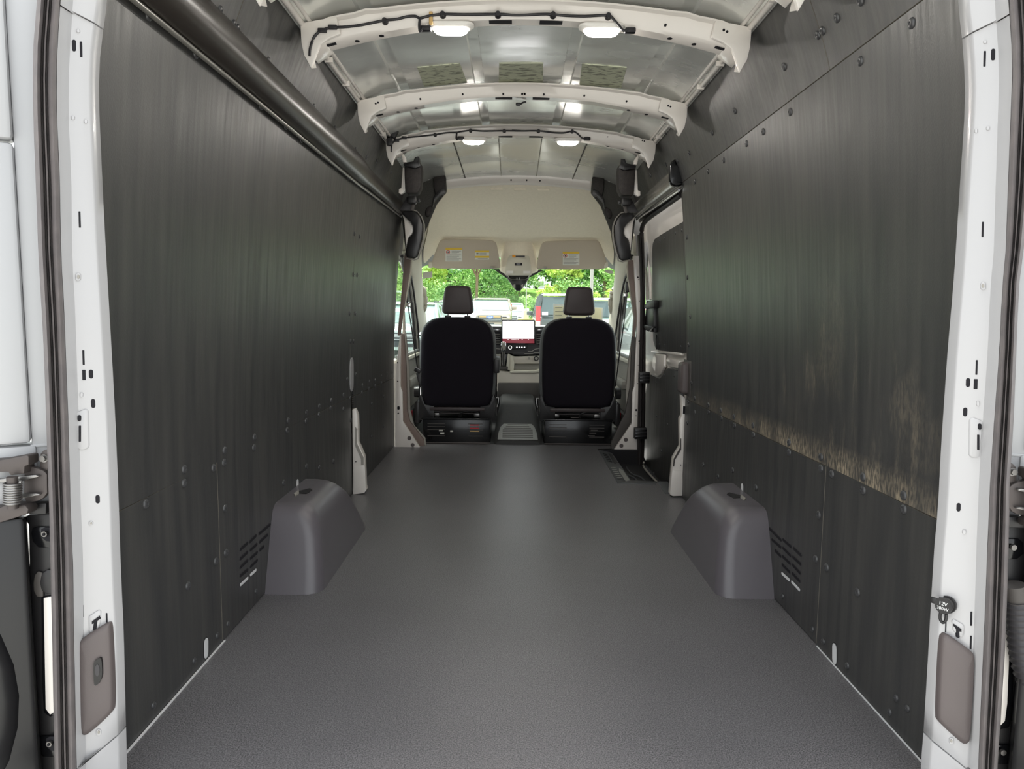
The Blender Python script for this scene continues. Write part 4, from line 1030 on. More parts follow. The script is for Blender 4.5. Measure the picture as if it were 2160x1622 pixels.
def make_seat(xc, s, label):
    """s=-1 driver side, +1 passenger side"""
    t = thing('bucket_seat', label, 'car seat', (xc, 5.45, 0), 'front bucket seats')
    half = [(0,.937),(.07,.936),(.13,.932),(.18,.919),(.218,.895),(.246,.860),(.263,.815),(.271,.75),(.273,.60),(.271,.45),(.264,.36),(.250,.305),(.228,.277),(.195,.268),(0,.268)]
    out = [(a, b) for a, b in half] + [(-a, b) for a, b in half[-2:0:-1]]
    cz = .60
    def ring(Y, k, kz=None): 
        kz = k if kz is None else kz
        return [(xc+a*k, Y, cz+(b-cz)*kz) for a, b in out]
    loft('backrest_panel', [ring(5.262,.80), ring(5.266,.90), ring(5.276,.965), ring(5.292,.99), ring(5.320,.995)], 'seat_fabric_black', t, angle=80)
    loft('backrest_cushion', [ring(5.318,.985), ring(5.325,1.025,1.006), ring(5.35,1.055,1.012), ring(5.40,1.06,1.012), ring(5.44,1.03,1.0), ring(5.455,.92,.95)], 'seat_side', t, angle=80)
    # headrest
    hh = [(0,1.173),(.05,1.172),(.082,1.168),(.096,1.150),(.107,1.09),(.115,1.03),(.119,.995),(.116,.975),(.100,.962),(.05,.958),(0,.958)]
    ho = hh + [(-a, b) for a, b in hh[-2:0:-1]]
    def hr(Y, k): return [(xc+a*k, Y, 1.065+(b-1.065)*k) for a, b in ho]
    loft('headrest', [hr(5.300,.78), hr(5.304,.90), hr(5.318,.98), hr(5.35,1.0), hr(5.38,.98), hr(5.395,.85)], 'headrest_vinyl', t, angle=80)
    for a in (-.073, .073):
        cyl('headrest_post', (xc+a,5.345,.92), (xc+a,5.345,.975), .0065, 'chrome', t, n=10)
        box('post_guide', (xc+a,5.34,.943), (.045,.04,.016), 'black_plastic', t, r=.006)
    # seat cushion
    rings = []
    for Y, w, z0, z1 in ((5.33,.20,.30,.40),(5.36,.25,.27,.43),(5.60,.265,.26,.42),(5.82,.262,.27,.43),(5.89,.25,.29,.41),(5.91,.22,.32,.38)):
        rings.append([(xc+a, Y, .5*(z0+z1)+b) for a, b in rr(2*w, z1-z0, .05, 4)])
    loft('seat_cushion', rings, 'seat_side', t, angle=80)
    box('lower_padding', (xc,5.31,.252), (.42,.06,.032), 'headrest_vinyl', t, r=.012)
    for a in (-1, 1):
        plate('side_shield', [(xc+a*x, 5.285, z) for x, z in ((.285,.165),(.285,.33),(.270,.365),(.255,.33),(.240,.285),(.170,.275),(.168,.19),(.185,.172))], (0,.03,0), 'black_plastic', t, r=.006)
        box('slide_rail', (xc+a*.225,5.56,.175), (.03,.55,.022), 'dull_steel', t, r=.004)
    # mechanism between backrest and box
    tube('cross_rod', [(xc-.20,5.33,.215),(xc+.20,5.33,.215)], .006, 'dull_steel', t, n=8)
    tube('cable_loop', arc_pts([(xc+.02,5.32,.19),(xc+.03,5.31,.222),(xc+.08,5.31,.236),(xc+.16,5.32,.226)], 5), .010, 'black_plastic', t, n=8)
    for a in (-.16, .15): box('adjuster', (xc+a,5.32,.205), (.05,.03,.03), 'bolt_steel', t, r=.006)
    # pedestal box
    b = box('seat_box', (xc,5.50,.092), (.505,.54,.184), 'black_gloss', t, r=.010)
    box('box_rim', (xc,5.235,.187), (.52,.03,.008), 'black_gloss', b, r=.003)
    for k, z in enumerate((.150,.128,.106,.060)):
        box('box_vent', (xc-.15,5.2285,z), (.13,.004,.005), 'trim_dark', b)
        box('box_vent', (xc+.14,5.2285,z), (.11,.004,.005), 'trim_dark' , b)
    box('box_flange', (xc,5.235,.006), (.50,.02,.010), 'dull_steel', b, r=.002)
    if s < 0:
        for (dx, z, w, h) in ((-.115,.100,.030,.014),(-.105,.078,.030,.014),(-.035,.094,.022,.012)): box('box_label', (xc+dx,5.2280,z), (w,.003,h), 'sticker_white', b, r=.002)
        for k, z in enumerate((.142,.118,.096)): box('red_reflector_or_glint', (xc+.135,5.2275,z), (.070,.004,.008), ['red_plastic','red_plastic','connector_amber'][k], b)  # coloured bars paint a reflection on the glossy seat box
    else:
        for k, z in enumerate((.112,.09,.07)): box('box_badge', (xc+.12-.01*k,5.2275,z), (.05,.003,.006), 'dull_steel', b)
        box('box_hasp', (xc-.02,5.30,.195), (.06,.02,.008), 'dull_steel', t, r=.002)
    # recliner dial on the door side
    xd = xc+s*.29
    cyl('recline_dial', (xd,5.34,.375), (xd+s*.036,5.34,.375), .045, 'black_plastic', t, n=20, r2=.040)
    box('door_side_shield', (xc+s*.30,5.40,.22), (.05,.20,.17), 'black_plastic', t, r=.02)
    # bright release lever on the aisle side
    xl = xc-s*.292
    tube('release_lever', arc_pts([(xl,5.33,.42),(xl+s*.004,5.33,.36),(xl,5.33,.30),(xl-s*.004,5.33,.20)], 3), .004, 'steel', t, n=6)
    tube('lever_bail', [(xl,5.34,.335),(xl-s*.018,5.34,.335),(xl-s*.016,5.34,.30),(xl-s*.008,5.34,.265)], .003, 'plate_white', t, n=6)
    if s < 0:
        a = box('armrest', (xc+.295,5.44,.585), (.045,.26,.105), 'seat_side', t, r=.015)
        box('armrest_end', (xc+.295,5.302,.577), (.042,.02,.105), 'black_plastic', a, r=.008)
    return t
make_seat(-.445, -1, 'black bucket seat with an armrest, back turned to the cargo floor')
make_seat(.460, 1, 'black bucket seat without armrest, beside the sliding door step')

# seat belts
def belt(s, dring, pts, label, tongue):
    t = thing('seat_belt', label, 'seat belt', at(*dring, Y=5.22), 'front seat belts')
    c = at(*dring, Y=5.20)
    box('belt_anchor', c, (.03,.03,.075), 'black_plastic', t, r=.008)
    box('anchor_ring', c+Vector((-s*.012,0,-.055)), (.035,.02,.03), 'chrome', t, r=.006)
    path = [at(x, y, Y=5.22) for x, y in pts]
    tube('belt_webbing', path, .020, 'belt_web', t, n=8, squash=(.9,.18))
    if tongue:
        q = at(*tongue, Y=5.21)
        box('belt_tongue', q, (.05,.02,.035), 'black_plastic', t, r=.006, rot=Matrix.Rotation(.5, 3, 'Y'))
        box('tongue_bar', q+Vector((0,-.010,.016)), (.045,.006,.006), 'steel', t, rot=Matrix.Rotation(.5, 3, 'Y'))
        plate('buckle_sleeve', [at(x, y, Y=5.215) for x, y in ((877,787),(889,787),(889,815),(885,817))], (0,.02,0), 'black_plastic', t, r=.003)
    return t
belt(-1, (858,627), [(859,637),(868,690),(875,740),(881,780)], 'black seat belt hanging beside the seat with the armrest', (881,781))
belt(1, (1324,606), [(1323,617),(1315,690),(1305,760),(1298,815)], 'black seat belt hanging beside the seat next to the sliding door', None)

# ------------------------------------------------------------------ tunnel with ribbed tread plate
t = thing('tunnel_tread', 'grey ribbed tread plate on the black tunnel between the seats', 'tread plate', (.01,5.25,0))
rings = []
for Y, z, w, b in ((5.215,.012,.178,-.01),(5.225,.028,.178,-.01),(5.45,.075,.178,-.01),(5.62,.12,.175,-.01),(5.72,.165,.165,-.01),(5.82,.205,.155,-.01),(6.0,.225,.15,-.01),(6.2,.26,.15,-.01),(6.6,.30,.15,-.01)):
    rings.append([(.012+x, Y, zz) for x, zz in ((-w,b),(-w,z-.03),(-w*.88,z-.006),(-w*.7,z),(w*.7,z),(w*.88,z-.006),(w,z-.03),(w,b))])
loft('tunnel_body', rings, 'rubber_mat', t, angle=40)
rings = []
def tz(Y): return .028+(Y-5.225)*.235
pl_out = [(-.150,5.235),(.150,5.235),(.146,5.36),(.132,5.47),(.110,5.53),(-.110,5.53),(-.132,5.47),(-.146,5.36)]
tp = plate('tread_plate', [(.012+x, Y, tz(Y)+.001) for x, Y in pl_out], (0,0,.007), 'tread_grey', t, r=.002)
for k in range(8):
    Y = 5.262+.034*k; w = .115 if k < 5 else .115-.012*(k-4)
    r_ = plate('tread_groove', [(.012-w,Y,tz(Y)+.0084),(.012+w,Y,tz(Y)+.0084),(.012+w,Y+.012,tz(Y+.012)+.0084),(.012-w,Y+.012,tz(Y+.012)+.0084)], (0,0,.0010), 'trim_dark', tp)

# ------------------------------------------------------------------ dashboard
d = thing('dashboard', 'dark grey dashboard with beige lower console in front of the seats', 'dashboard', (0,6.5,.3))
prof = [(7.02,.848),(6.60,.845),(6.42,.842),(6.34,.828),(6.30,.80),(6.285,.70),(6.29,.63),(6.36,.56),(6.42,.45),(6.50,.33),(7.02,.33)]
loft('dash_body', [[(X, Y+(.10 if abs(X) > .8 else .05 if abs(X) > .6 else 0), z) for Y, z in prof] for X in (-.855,-.70,-.5,-.2,0,.2,.5,.70,.855)], 'dash_black', d, angle=40)
# pale defroster shelf under the glass
loft('dash_shelf', [[(X,6.62,.847),(X,7.0,.856),(X,7.0,.850),(X,6.62,.843)] for X in (-.83,0,.83)], 'tread_grey', d)
K = (1020, 660, 11.586)
def dk(name, pts, Y, th, mat, r=.003, parent=None): return plate(name, [at(K[0]+x/K[2], K[1]+y/K[2], Y=Y) for x, y in pts], (0,th,0), mat, parent or d, r=r)
dk('centre_fascia', [(100,330),(1600,330),(1560,700),(1500,1000),(900,1040),(640,990),(200,990),(150,600)], 6.262, .03, 'dash_grey', .006)
# vents
for x0, x1 in ((205,415), (1285,1500)):
    v = dk('air_vent', [(x0,450),(x1,450),(x1,690),(x1-10,785),(x0+60,785),(x0+20,690)], 6.256, .01, 'hole_dark', .003)
    for k in range(5):
        y = 515+55*k; dk('vent_slat', [(x0+10,y),(x1-8,y),(x1-8,y+9),(x0+10,y+9)], 6.250, .008, 'trim_grey', .0, v)
    dk('vent_tab', [(x0+60,612),(x1-60,612),(x1-66,636),(x0+66,636)], 6.246, .008, 'tread_grey', .001, v)
    dk('vent_lip', [(x0+20,405),(x1-20,405),(x1-30,430),(x0+30,430)], 6.254, .006, 'chrome', .001, v)
# hvac row
hv = dk('climate_panel', [(600,770),(1100,770),(1060,880),(640,900)], 6.256, .008, 'dash_black', .003)
p = at(K[0]+650/K[2], K[1]+842/K[2], Y=6.254)
rings = []
for dy, ra, rb in ((0,.018,.012),(-.012,.017,.012)):
    rings.append([p+Vector((ra*math.cos(a*math.pi/8), dy, ra*math.sin(a*math.pi/8))) for a in range(16)])
kn = loft('climate_knob', rings, 'chrome', d); cyl('knob_face', p+Vector((0,-.011,0)), p+Vector((0,-.0135,0)), .0125, 'dash_black', kn, n=14)
for k in range(4): dk('climate_button', [(798+k*62,828),(830+k*62,828),(830+k*62,852),(798+k*62,852)], 6.252, .004, 'screen_icon', 0, hv)
for pts in ([(1080,930),(1180,930),(1250,880),(1400,855),(1400,865),(1255,895),(1190,945),(1080,945)], [(1000,985),(1180,985),(1260,960),(1450,950),(1450,965),(1265,978),(1190,1002),(1000,1002)], [(215,800),(290,860),(410,875),(410,890),(285,878),(205,810)]):
    dk('silver_line', pts, 6.257, .004, 'trim_grey', 0)
dk('hazard_panel', [(690,950),(1010,950),(970,1020),(720,1020)], 6.256, .006, 'dash_grey', .002)
# beige console below
co = d
dk('console_face', [(640,1010),(700,1040),(760,1065),(1440,1045),(1440,1240),(740,1240),(660,1100)], 6.275, .05, 'dash_beige', .006, co)
pk = dk('console_pocket', [(745,1225),(1420,1225),(1400,1400),(740,1420)], 6.330, .04, 'trim_grey', .004, co)
dk('pocket_side', [(640,1010),(720,1060),(750,1240),(740,1420),(640,1450)], 6.270, .06, 'trim_beige', .006, co)
dk('console_ledge', [(640,1430),(760,1405),(1280,1405),(1390,1360),(1420,1370),(1420,1440),(1290,1470),(640,1470)], 6.225, .10, 'trim_beige', .008, co)
dk('console_lower', [(330,1400),(640,1440),(1430,1440),(1430,1960),(1330,2010),(420,2010),(330,1960)], 6.245, .10, 'dash_beige', .02, co)
dk('console_base', [(340,1700),(1420,1700),(1400,2120),(1300,2150),(420,2150),(340,2100)], 6.235, .10, 'trim_dark', .02, co)
for cx, r_, mt in ((1110,30,'trim_grey'),(1288,62,'dash_black')):
    p = at(K[0]+cx/K[2], K[1]+1112/K[2], Y=6.274); c_ = cyl('outlet', p, p+Vector((0,-.012,0)), r_/K[2]/1500*6.27, mt, d, n=16)
    cyl('outlet_cap', p+Vector((0,-.012,0)), p+Vector((0,-.015,0)), r_/K[2]/1500*6.27*.6, 'trim_grey', c_, n=12)
# touch screen
sc = thing('touch_screen', 'wide tablet touch screen showing a white page on the dashboard', 'screen', at(1093,700,Y=6.22))
def sk_(name, pts, Y, th, mat, r=.002, parent=None): return plate(name, [at(K[0]+x/K[2], K[1]+y/K[2], Y=Y) for x, y in pts], (0,th,0), mat, parent or sc, r=r)
sk_('screen_body', [(435,190),(455,168),(1240,168),(1262,190),(1268,740),(1250,762),(445,735),(430,715)], 6.212, .02, 'black_gloss', .006)
dp = sk_('screen_page', [(465,197),(1235,197),(1235,628),(465,628)], 6.2105, .001, 'screen_white', 0)
sk_('screen_bar', [(465,632),(1238,632),(1242,742),(560,732),(465,725)], 6.2105, .001, 'screen_red', 0)
sk_('drawn_line', [(635,478),(690,462),(870,405),(1035,345),(1040,352),(870,415),(695,475),(640,488)], 6.2095, .0008, 'screen_line', 0, dp)
for x, w in ((600,14),(695,12),(740,24),(790,12),(848,16),(945,12),(1095,12)): sk_('screen_icon', [(x-w,650),(x+w,650),(x+w,664),(x-w,664)], 6.2095, .0008, 'screen_icon', 0, dp)
# gear selector
g_ = thing('gear_selector', 'chrome and grey gear selector lever in a dark slot beside the console', 'gear lever', at(1062,770,Y=6.2))
dkg = lambda name, pts, Y, th, mat, r=.003, parent=None: plate(name, [at(K[0]+x/K[2], K[1]+y/K[2], Y=Y) for x, y in pts], (0,th,0), mat, parent or g_, r=r)
dkg('selector_slot', [(410,1005),(600,1005),(560,1300),(430,1300)], 6.245, .02, 'black_gloss', .003)
dkg('slot_frame', [(240,1010),(420,1005),(430,1300),(395,1310),(360,1100),(250,1090)], 6.240, .02, 'trim_grey', .003)
dkg('slot_frame', [(590,1005),(640,1010),(640,1400),(590,1390),(555,1300)], 6.240, .03, 'trim_beige', .003)
dkg('slot_lip', [(380,1300),(600,1310),(590,1390),(370,1390)], 6.235, .02, 'trim_dark', .003)
rings = []
for y, xc_, w in ((700,487,30),(712,487,58),(760,487,74),(830,487,72),(900,487,58),(935,487,46)):
    c = at(K[0]+xc_/K[2], K[1]+y/K[2], Y=6.19); hw = w/K[2]/1500*6.19
    rings.append([c+Vector((hw*math.cos(a*math.pi/8), .8*hw*math.sin(a*math.pi/8), 0)) for a in range(16)])
kb = loft('selector_knob', rings, 'chrome', g_, angle=60)
dkg('knob_inlay', [(450,745),(480,720),(520,740),(530,800),(518,900),(470,905),(448,820)], 6.158, .01, 'trim_grey', .004, kb)
tube('selector_stem', [at(K[0]+487/K[2], K[1]+935/K[2], Y=6.19), at(K[0]+480/K[2], K[1]+1100/K[2], Y=6.21), at(K[0]+490/K[2], K[1]+1290/K[2], Y=6.24)], [.014,.013,.016], 'steel', g_, n=10)
# steering wheel (mostly behind the driver seat)
sw = thing('steering_wheel', 'black steering wheel in front of the seat with the armrest', 'steering wheel', (-.445,6.05,.72))
path = []
for k in range(25):
    a = 2*math.pi*k/24; path.append((-.445+.185*math.cos(a), 6.05+.06*math.sin(a), .70+.17*math.sin(a)))
tube('wheel_rim', path, .015, 'black_plastic', sw, n=8)
box('wheel_hub', (-.445,6.07,.69), (.15,.05,.12), 'black_plastic', sw, r=.02)
box('wheel_spoke', (-.445,6.06,.69), (.34,.02,.03), 'dash_grey', sw, r=.006)
cyl('wheel_column', (-.445,6.08,.68), (-.445,6.26,.63), .04, 'black_plastic', sw)

# ------------------------------------------------------------------ headliner and overhead
HL = [(5.235,1.895,.56),(5.25,1.875,.575),(5.30,1.862,.60),(5.34,1.835,.63),(5.45,1.800,.655),(5.60,1.725,.69),(5.75,1.648,.725),(5.86,1.590,.755),(5.96,1.548,.78),(6.10,1.50,.80),(6.25,1.45,.815)]
hl = thing('headliner', 'beige moulded cab headliner above the windscreen', 'headliner', (0,5.7,1.6))
grid = []
for Y, z, hw in HL:
    row = []
    for k in range(23):
        f = -1+2*k/22; X = .01+hw*f
        dz = -.018*f*f if Y < 5.4 else -.012*f*f
        edge = max(0, abs(f)-.86)/.14
        row.append((X, Y-.05*edge*edge, z+dz-.05*edge*edge))
    grid.append(row)
sheet('headliner_shell', grid, (0,.02,.02), 'headliner', hl, angle=60)
# three pressed pads near the header
for X in (-.17, .0, .17):
    plate('header_pad', [(.01+X+a, 5.272-b*.6*0, 1.868+b) for a, b in rr(.09,.022,.006,3)], (0,-.010,0), 'headliner', hl, r=.003)
# sides of the cab: trim between windscreen and door frame
W = [(.80,5.95,1.52),(.825,6.14,1.36),(.845,6.38,1.16),(.858,6.6,1.0),(.866,6.85,.85)]
D = [(.845,5.30,1.42),(.868,5.58,1.335),(.872,5.86,1.225),(.872,6.07,1.02),(.872,6.26,.79)]
for s, idx, lb_ in ((-1,5,'beige windscreen pillar trim with grab handle beside the seat with the armrest'), (1,6,'beige windscreen pillar trim with grab handle on the sliding door side')):
    t = thing('trim_%d' % idx, lb_, None, (s*.85,6.4,.85), kind='structure')
    grid = []
    Wc, Dc = arc_pts(W, 4), arc_pts(D, 4)
    for a, b in zip(Wc, Dc):
        row = []
        for k in range(6):
            f = k/5; p = a.lerp(b, f); p = Vector((p.x-.035*math.sin(f*math.pi), p.y-.02*math.sin(f*math.pi), p.z)); row.append((s*p.x+.01, p.y, p.z))
        grid.append(row)
    sheet('pillar_trim', grid, (s*.02,.01,0), 'trim_beige', t, angle=60)
    # upper side trim up to the headliner edge
    up1 = arc_pts([(.575,5.25,1.855),(.655,5.45,1.74),(.725,5.75,1.60),(.78,5.93,1.51)], 4); lo1 = arc_pts([(.80,5.12,1.52),(.83,5.25,1.45),(.85,5.42,1.40),(.835,5.75,1.37)], 4)
    sheet('side_header', [[(s*(a.lerp(b, k/4).x)+.01, a.lerp(b, k/4).y, a.lerp(b, k/4).z) for k in range(5)] for a, b in zip(up1, lo1)], (s*.02,.01,.01), 'trim_beige', t, angle=60)
    # grab handle
    gp = [Vector((s*x+.01, y, z)) for x, y, z in ((.852,6.28,1.19),(.826,6.27,1.165),(.818,6.30,1.10),(.822,6.34,1.02),(.845,6.40,.985),(.865,6.42,.98))]
    tube('grab_handle', arc_pts(gp, 4), .024, 'trim_beige', t, n=10, squash=(.8,1.0))
    # door frame seals: black, grey, black
    for dx, mt_, r_ in ((0,'seal_dark',.016),(.012,'trim_grey',.014),(.022,'seal_dark',.012)):
        path = [Vector((s*(x+dx*.5)+.005, y-.055*(dx/.012), z-.012*(dx/.012))) for x, y, z in [(.84,5.35,1.40),(.868,5.60,1.325),(.872,5.86,1.225),(.872,6.07,1.02),(.872,6.25,.79),(.872,6.29,.60)]]
        tube('frame_seal', arc_pts(path, 5), r_, mt_, t, n=8)
# windscreen
ws = tag(sheet('window_1', [[(x+.01, y, z) for x, y, z in ((-w,y0,z0),(-w*.6,y0+.06,z0),(0,y0+.09,z0),(w*.6,y0+.06,z0),(w,y0,z0))] for w, y0, z0 in ((.825,6.16,1.40),(.85,6.42,1.16),(.862,6.66,1.0),(.87,6.94,.845))], (0,.005,.003), 'window_glass', kind='structure'), 'clear windscreen of the van')
# outer cab skin so daylight comes only through the glass
g = [[(x*hw2, Y, z+.06-.05*abs(x)**3*3) for x in (-1,-.8,-.5,0,.5,.8,1)] for Y, z, hw2 in ((5.20,1.96,.80),(5.45,1.89,.84),(5.75,1.75,.87),(6.05,1.57,.89),(6.24,1.42,.90))]
cs = tag(sheet('ceiling_cab', g, (0,.01,.012), 'white_paint', kind='structure'), 'white outer roof skin over the cab')
for s in (-1, 1):
    sheet('cab_side', [[(s*.90,Y,z0),(s*.92,Y,.5*(z0+z1)),(s*.86,Y,z1)] for Y, z0, z1 in ((5.10,1.30,2.0),(5.5,1.36,1.86),(5.9,1.26,1.66),(6.24,1.20,1.45))], (s*.01,0,0), 'white_paint', cs)
poly('cab_cowl', [(-.9,7.04,.845),(.9,7.04,.845),(.9,7.04,-.05),(-.9,7.04,-.05),(-.9,7.06,.845),(.9,7.06,.845),(.9,7.06,-.05),(-.9,7.06,-.05)], [(0,1,2,3),(7,6,5,4),(0,4,5,1),(1,5,6,2),(2,6,7,3),(3,7,4,0)], 'black_plastic', cs)
# visors
VK = (900, 480, 5.4)
def visor(pts, label, stickers, hinge_x, s):
    t = thing('sun_visor', label, 'sun visor', at(VK[0]+pts[0][0]/VK[2], VK[1]+pts[0][1]/VK[2], Y=5.95), 'sun visors')
    def q(x, y, dY=0): return at(VK[0]+x/VK[2], VK[1]+y/VK[2], Y=5.90+.05*(470-y)/330*-1+dY)
    base = [q(x, y) for x, y in dens(pts, 3, .3)]
    c = sum(base, Vector())/len(base)
    loft('visor_body', [[p+Vector((0,.028,0)) for p in base], [p+Vector((0,.006,0)) for p in base], [c+(p-c)*.985 for p in base], [c+(p-c)*.93+Vector((0,-.004,0)) for p in base]], 'visor_vinyl', t, angle=70)
    for (x0, y0, x1, y1, kind) in stickers:
        def pl(name, a, b, c_, d_, lift, mat, par): return plate(name, [q(a, b, -lift), q(c_, b, -lift), q(c_, d_, -lift), q(a, d_, -lift)], (0,.0008,0), mat, par)
        stc = pl('warning_sticker', x0, y0, x1, y1, .0065, 'sticker_white', t)
        h = y1-y0; w = x1-x0
        if kind == 0:
            pl('sticker_band', x0, y0, x1, y0+h*.15, .0075, 'sticker_yellow', stc)
            o = [q(x0+w*.15+w*.12*math.cos(a*math.pi/8), y0+h*.30+h*.15*math.sin(a*math.pi/8), -.0075) for a in range(16)]
            plate('sticker_ring', o, (0,.0006,0), 'sticker_red', stc)
            o = [q(x0+w*.15+w*.08*math.cos(a*math.pi/8), y0+h*.30+h*.10*math.sin(a*math.pi/8), -.0085) for a in range(16)]
            plate('sticker_symbol', o, (0,.0006,0), 'sticker_white', stc)
            pl('sticker_symbol', x0+w*.12, y0+h*.25, x0+w*.19, y0+h*.36, .0092, 'dash_grey', stc)
            for k in range(8):
                xa = x0+w*(.36 if k < 3 else .05); pl('sticker_text', xa, y0+h*(.22+.095*k), x0+w*(.93-.12*((k*7) % 3)), y0+h*(.245+.095*k), .0075, 'ink_grey', stc)
        else:
            pl('sticker_band', x0, y0, x1, y0+h*.20, .0075, 'sticker_yellow', stc)
            pl('sticker_band', x0, y0+h*.58, x1, y0+h*.80, .0075, 'sticker_yellow', stc)
            pl('sticker_symbol', x0+w*.10, y0+h*.26, x0+w*.25, y0+h*.42, .0075, 'ink_grey', stc)
            for k in range(3): pl('sticker_text', x0+w*.32, y0+h*(.26+.10*k), x0+w*.80, y0+h*(.30+.10*k), .0075, 'ink_grey', stc)
            pl('sticker_text', x0+w*.2, y0+h*.86, x0+w*.9, y0+h*.90, .0075, 'ink_grey', stc)
    box('visor_hinge', q(hinge_x, 425, .01), (.035,.03,.05), 'trim_beige', t, r=.008)
    return t, q
v1, q1 = visor([(50,440),(58,395),(100,270),(148,150),(190,124),(735,140),(790,168),(812,260),(842,440),(822,470),(100,466)], 'beige sun visor with two warning stickers', [(215,232,405,385,0),(550,262,712,365,1)], 45, -1)
box('visor_clip', q1(740,455,-.008), (.03,.016,.018), 'trim_grey', v1, r=.004)
v2, q2 = visor([(1250,445),(1292,222),(1318,172),(1368,152),(1930,138),(1972,165),(2022,290),(2052,400),(2052,450),(2010,474),(1268,476)], 'beige sun visor with a single warning sticker', [(1550,275,1740,428,0)], 2040, 1)
box('visor_clip', q2(1352,455,-.008), (.03,.016,.018), 'trim_grey', v2, r=.004)
# overhead console
oc = thing('overhead_console', 'beige overhead console with a black switch between the sun visors', 'console', (0,5.95,1.38))
def q3(x, y, Y): return at(VK[0]+x/VK[2], VK[1]+y/VK[2], Y=Y)
rings = []
for Y, k in ((6.12,1.10),(5.99,1.06),(5.95,1.0),(5.94,.96)):
    rings.append([q3(1045+(x-1045)*k, 420+(y-420)*k, Y) for x, y in dens([(840,480),(870,300),(900,120),(1190,120),(1230,300),(1262,485),(1190,520),(900,520)], 3, .3)])
loft('console_mount', rings, 'headliner', oc, angle=70)
oc_b = [q3(x, y, 5.935) for x, y in dens([(885,525),(905,420),(925,340),(945,312),(1150,312),(1172,340),(1185,420),(1198,525),(1190,545),(895,545)], 3, .3)]
c = sum(oc_b, Vector())/len(oc_b)
loft('console_body', [[p+Vector((0,.03,0)) for p in oc_b], oc_b, [c+(p-c)*.96+Vector((0,-.008,0)) for p in oc_b]], 'trim_beige', oc, angle=70)
def op(name, x0, y0, x1, y1, Y, mat, par=None): return plate(name, [q3(x0,y0,Y), q3(x1,y0,Y), q3(x1,y1,Y), q3(x0,y1,Y)], (0,.003,0), mat, par or oc, r=.0005)
op('airbag_label', 975, 312, 1012, 340, 5.9235, 'orange_label'); op('label_strip', 1014, 320, 1118, 338, 5.9235, 'dash_grey')
op('console_switch', 1003, 402, 1088, 432, 5.9225, 'black_gloss')
op('reading_light', 905, 492, 985, 522, 5.9235, 'lamp_white'); op('reading_light', 1100, 492, 1182, 522, 5.9235, 'lamp_white')
# black sensor housing at the top of the windscreen
sh = thing('sensor_housing', 'black pointed sensor housing hanging at the top of the windscreen', 'sensor housing', at(1092,600,Y=6.10))
S4 = (820, 320, 4.0)
def q4(x, y, Y): return at(S4[0]+x/S4[2], S4[1]+y/S4[2], Y=Y)
hs = [(985,1020),(1000,1070),(1040,1130),(1068,1165),(1080,1175),(1110,1175),(1122,1160),(1150,1125),(1180,1075),(1200,1010),(1200,985),(985,985)]
pb = [q4(x, y, 6.06) for x, y in hs]; c = sum(pb, Vector())/len(pb)
loft('housing_shell', [[p+Vector((0,.10,.03)) for p in pb], pb, [c+(p-c)*.93+Vector((0,-.012,0)) for p in pb]], 'black_plastic', sh, angle=60)
plate('housing_wing', [q4(x, y, 6.10) for x, y in ((885,992),(1000,1070),(985,1020),(985,990))], (0,.01,0), 'dash_grey', sh)
plate('housing_wing', [q4(x, y, 6.10) for x, y in ((1308,997),(1190,1062),(1200,1010),(1202,992))], (0,.01,0), 'dash_grey', sh)
plate('lens_slot', [q4(x, y, 6.045) for x, y in ((1003,1035),(1178,1035),(1170,1052),(1012,1052))], (0,.003,0), 'hole_dark', sh)
tube('silver_trim', [q4(x, y, 6.043) for x, y in ((1003,1040),(1020,1070),(1040,1080),(1150,1080),(1170,1068),(1185,1040))], .004, 'steel', sh, n=6)
for x in (1082, 1102): tube('silver_trim', [q4(x, 1062, 6.043), q4(x, 1080, 6.043)], .004, 'steel', sh, n=6)
plate('camera_eye', [q4(x, y, 6.043) for x, y in ((1072,1120),(1112,1120),(1112,1168),(1074,1168))], (0,.004,0), 'hole_dark', sh)
for x0, x1 in ((1045,1068),(1116,1135)): plate('eye_bezel', [q4(x, y, 6.044) for x, y in ((x0,1125),(x1,1115),(x1,1155),(x0+8,1150))], (0,.003,0), 'trim_grey', sh)
# papers on the glass
o = plate('registration_tag', [at(x, y, Y=6.13) for x, y in ((892,575),(912,572),(912,585),(892,588))], (0,.001,0), 'sticker_white'); tag(o, 'small white paper tag stuck in the corner of the windscreen', 'sticker')
o = plate('inspection_sticker', [at(1285+9*math.cos(a*math.pi/8)+.25*3*math.sin(a*math.pi/8), 573+4*math.sin(a*math.pi/8)+1.5*math.cos(a*math.pi/8), Y=6.12) for a in range(16)], (0,.001,0), 'sticker_white'); tag(o, 'small oval white sticker high in the windscreen corner', 'sticker')
t = thing('window_sticker', 'large cream price sheet with a white border standing on the dashboard', 'paper sheet', at(1220,690,Y=6.5))
def q5(x, y, Y): return at(1160+x/11.583, 560+y/11.583, Y=Y)
plate('sheet_border', [q5(85,935,6.60),(q5(1295,1030,6.60)),q5(1270,1700,6.60),q5(70,1700,6.60)], (0,.002,0), 'sticker_white', t)
sh_ = plate('sheet_face', [q5(112,990,6.598),q5(1262,1045,6.598),q5(1245,1690,6.598),q5(100,1690,6.598)], (0,.001,0), 'visor_vinyl', t)
MATS['visor_paper'] = M('visor_paper', (226,220,186), 0.7)
sh_.data.materials[0] = MATS['visor_paper']
for k in range(6):
    y = 1020+95*k; plate('sheet_text', [q5(130,y,6.596),q5(340 if k % 2 else 300,y,6.596),q5(340 if k % 2 else 300,y+10,6.596),q5(130,y+10,6.596)], (0,.0008,0), 'ink_grey', t)

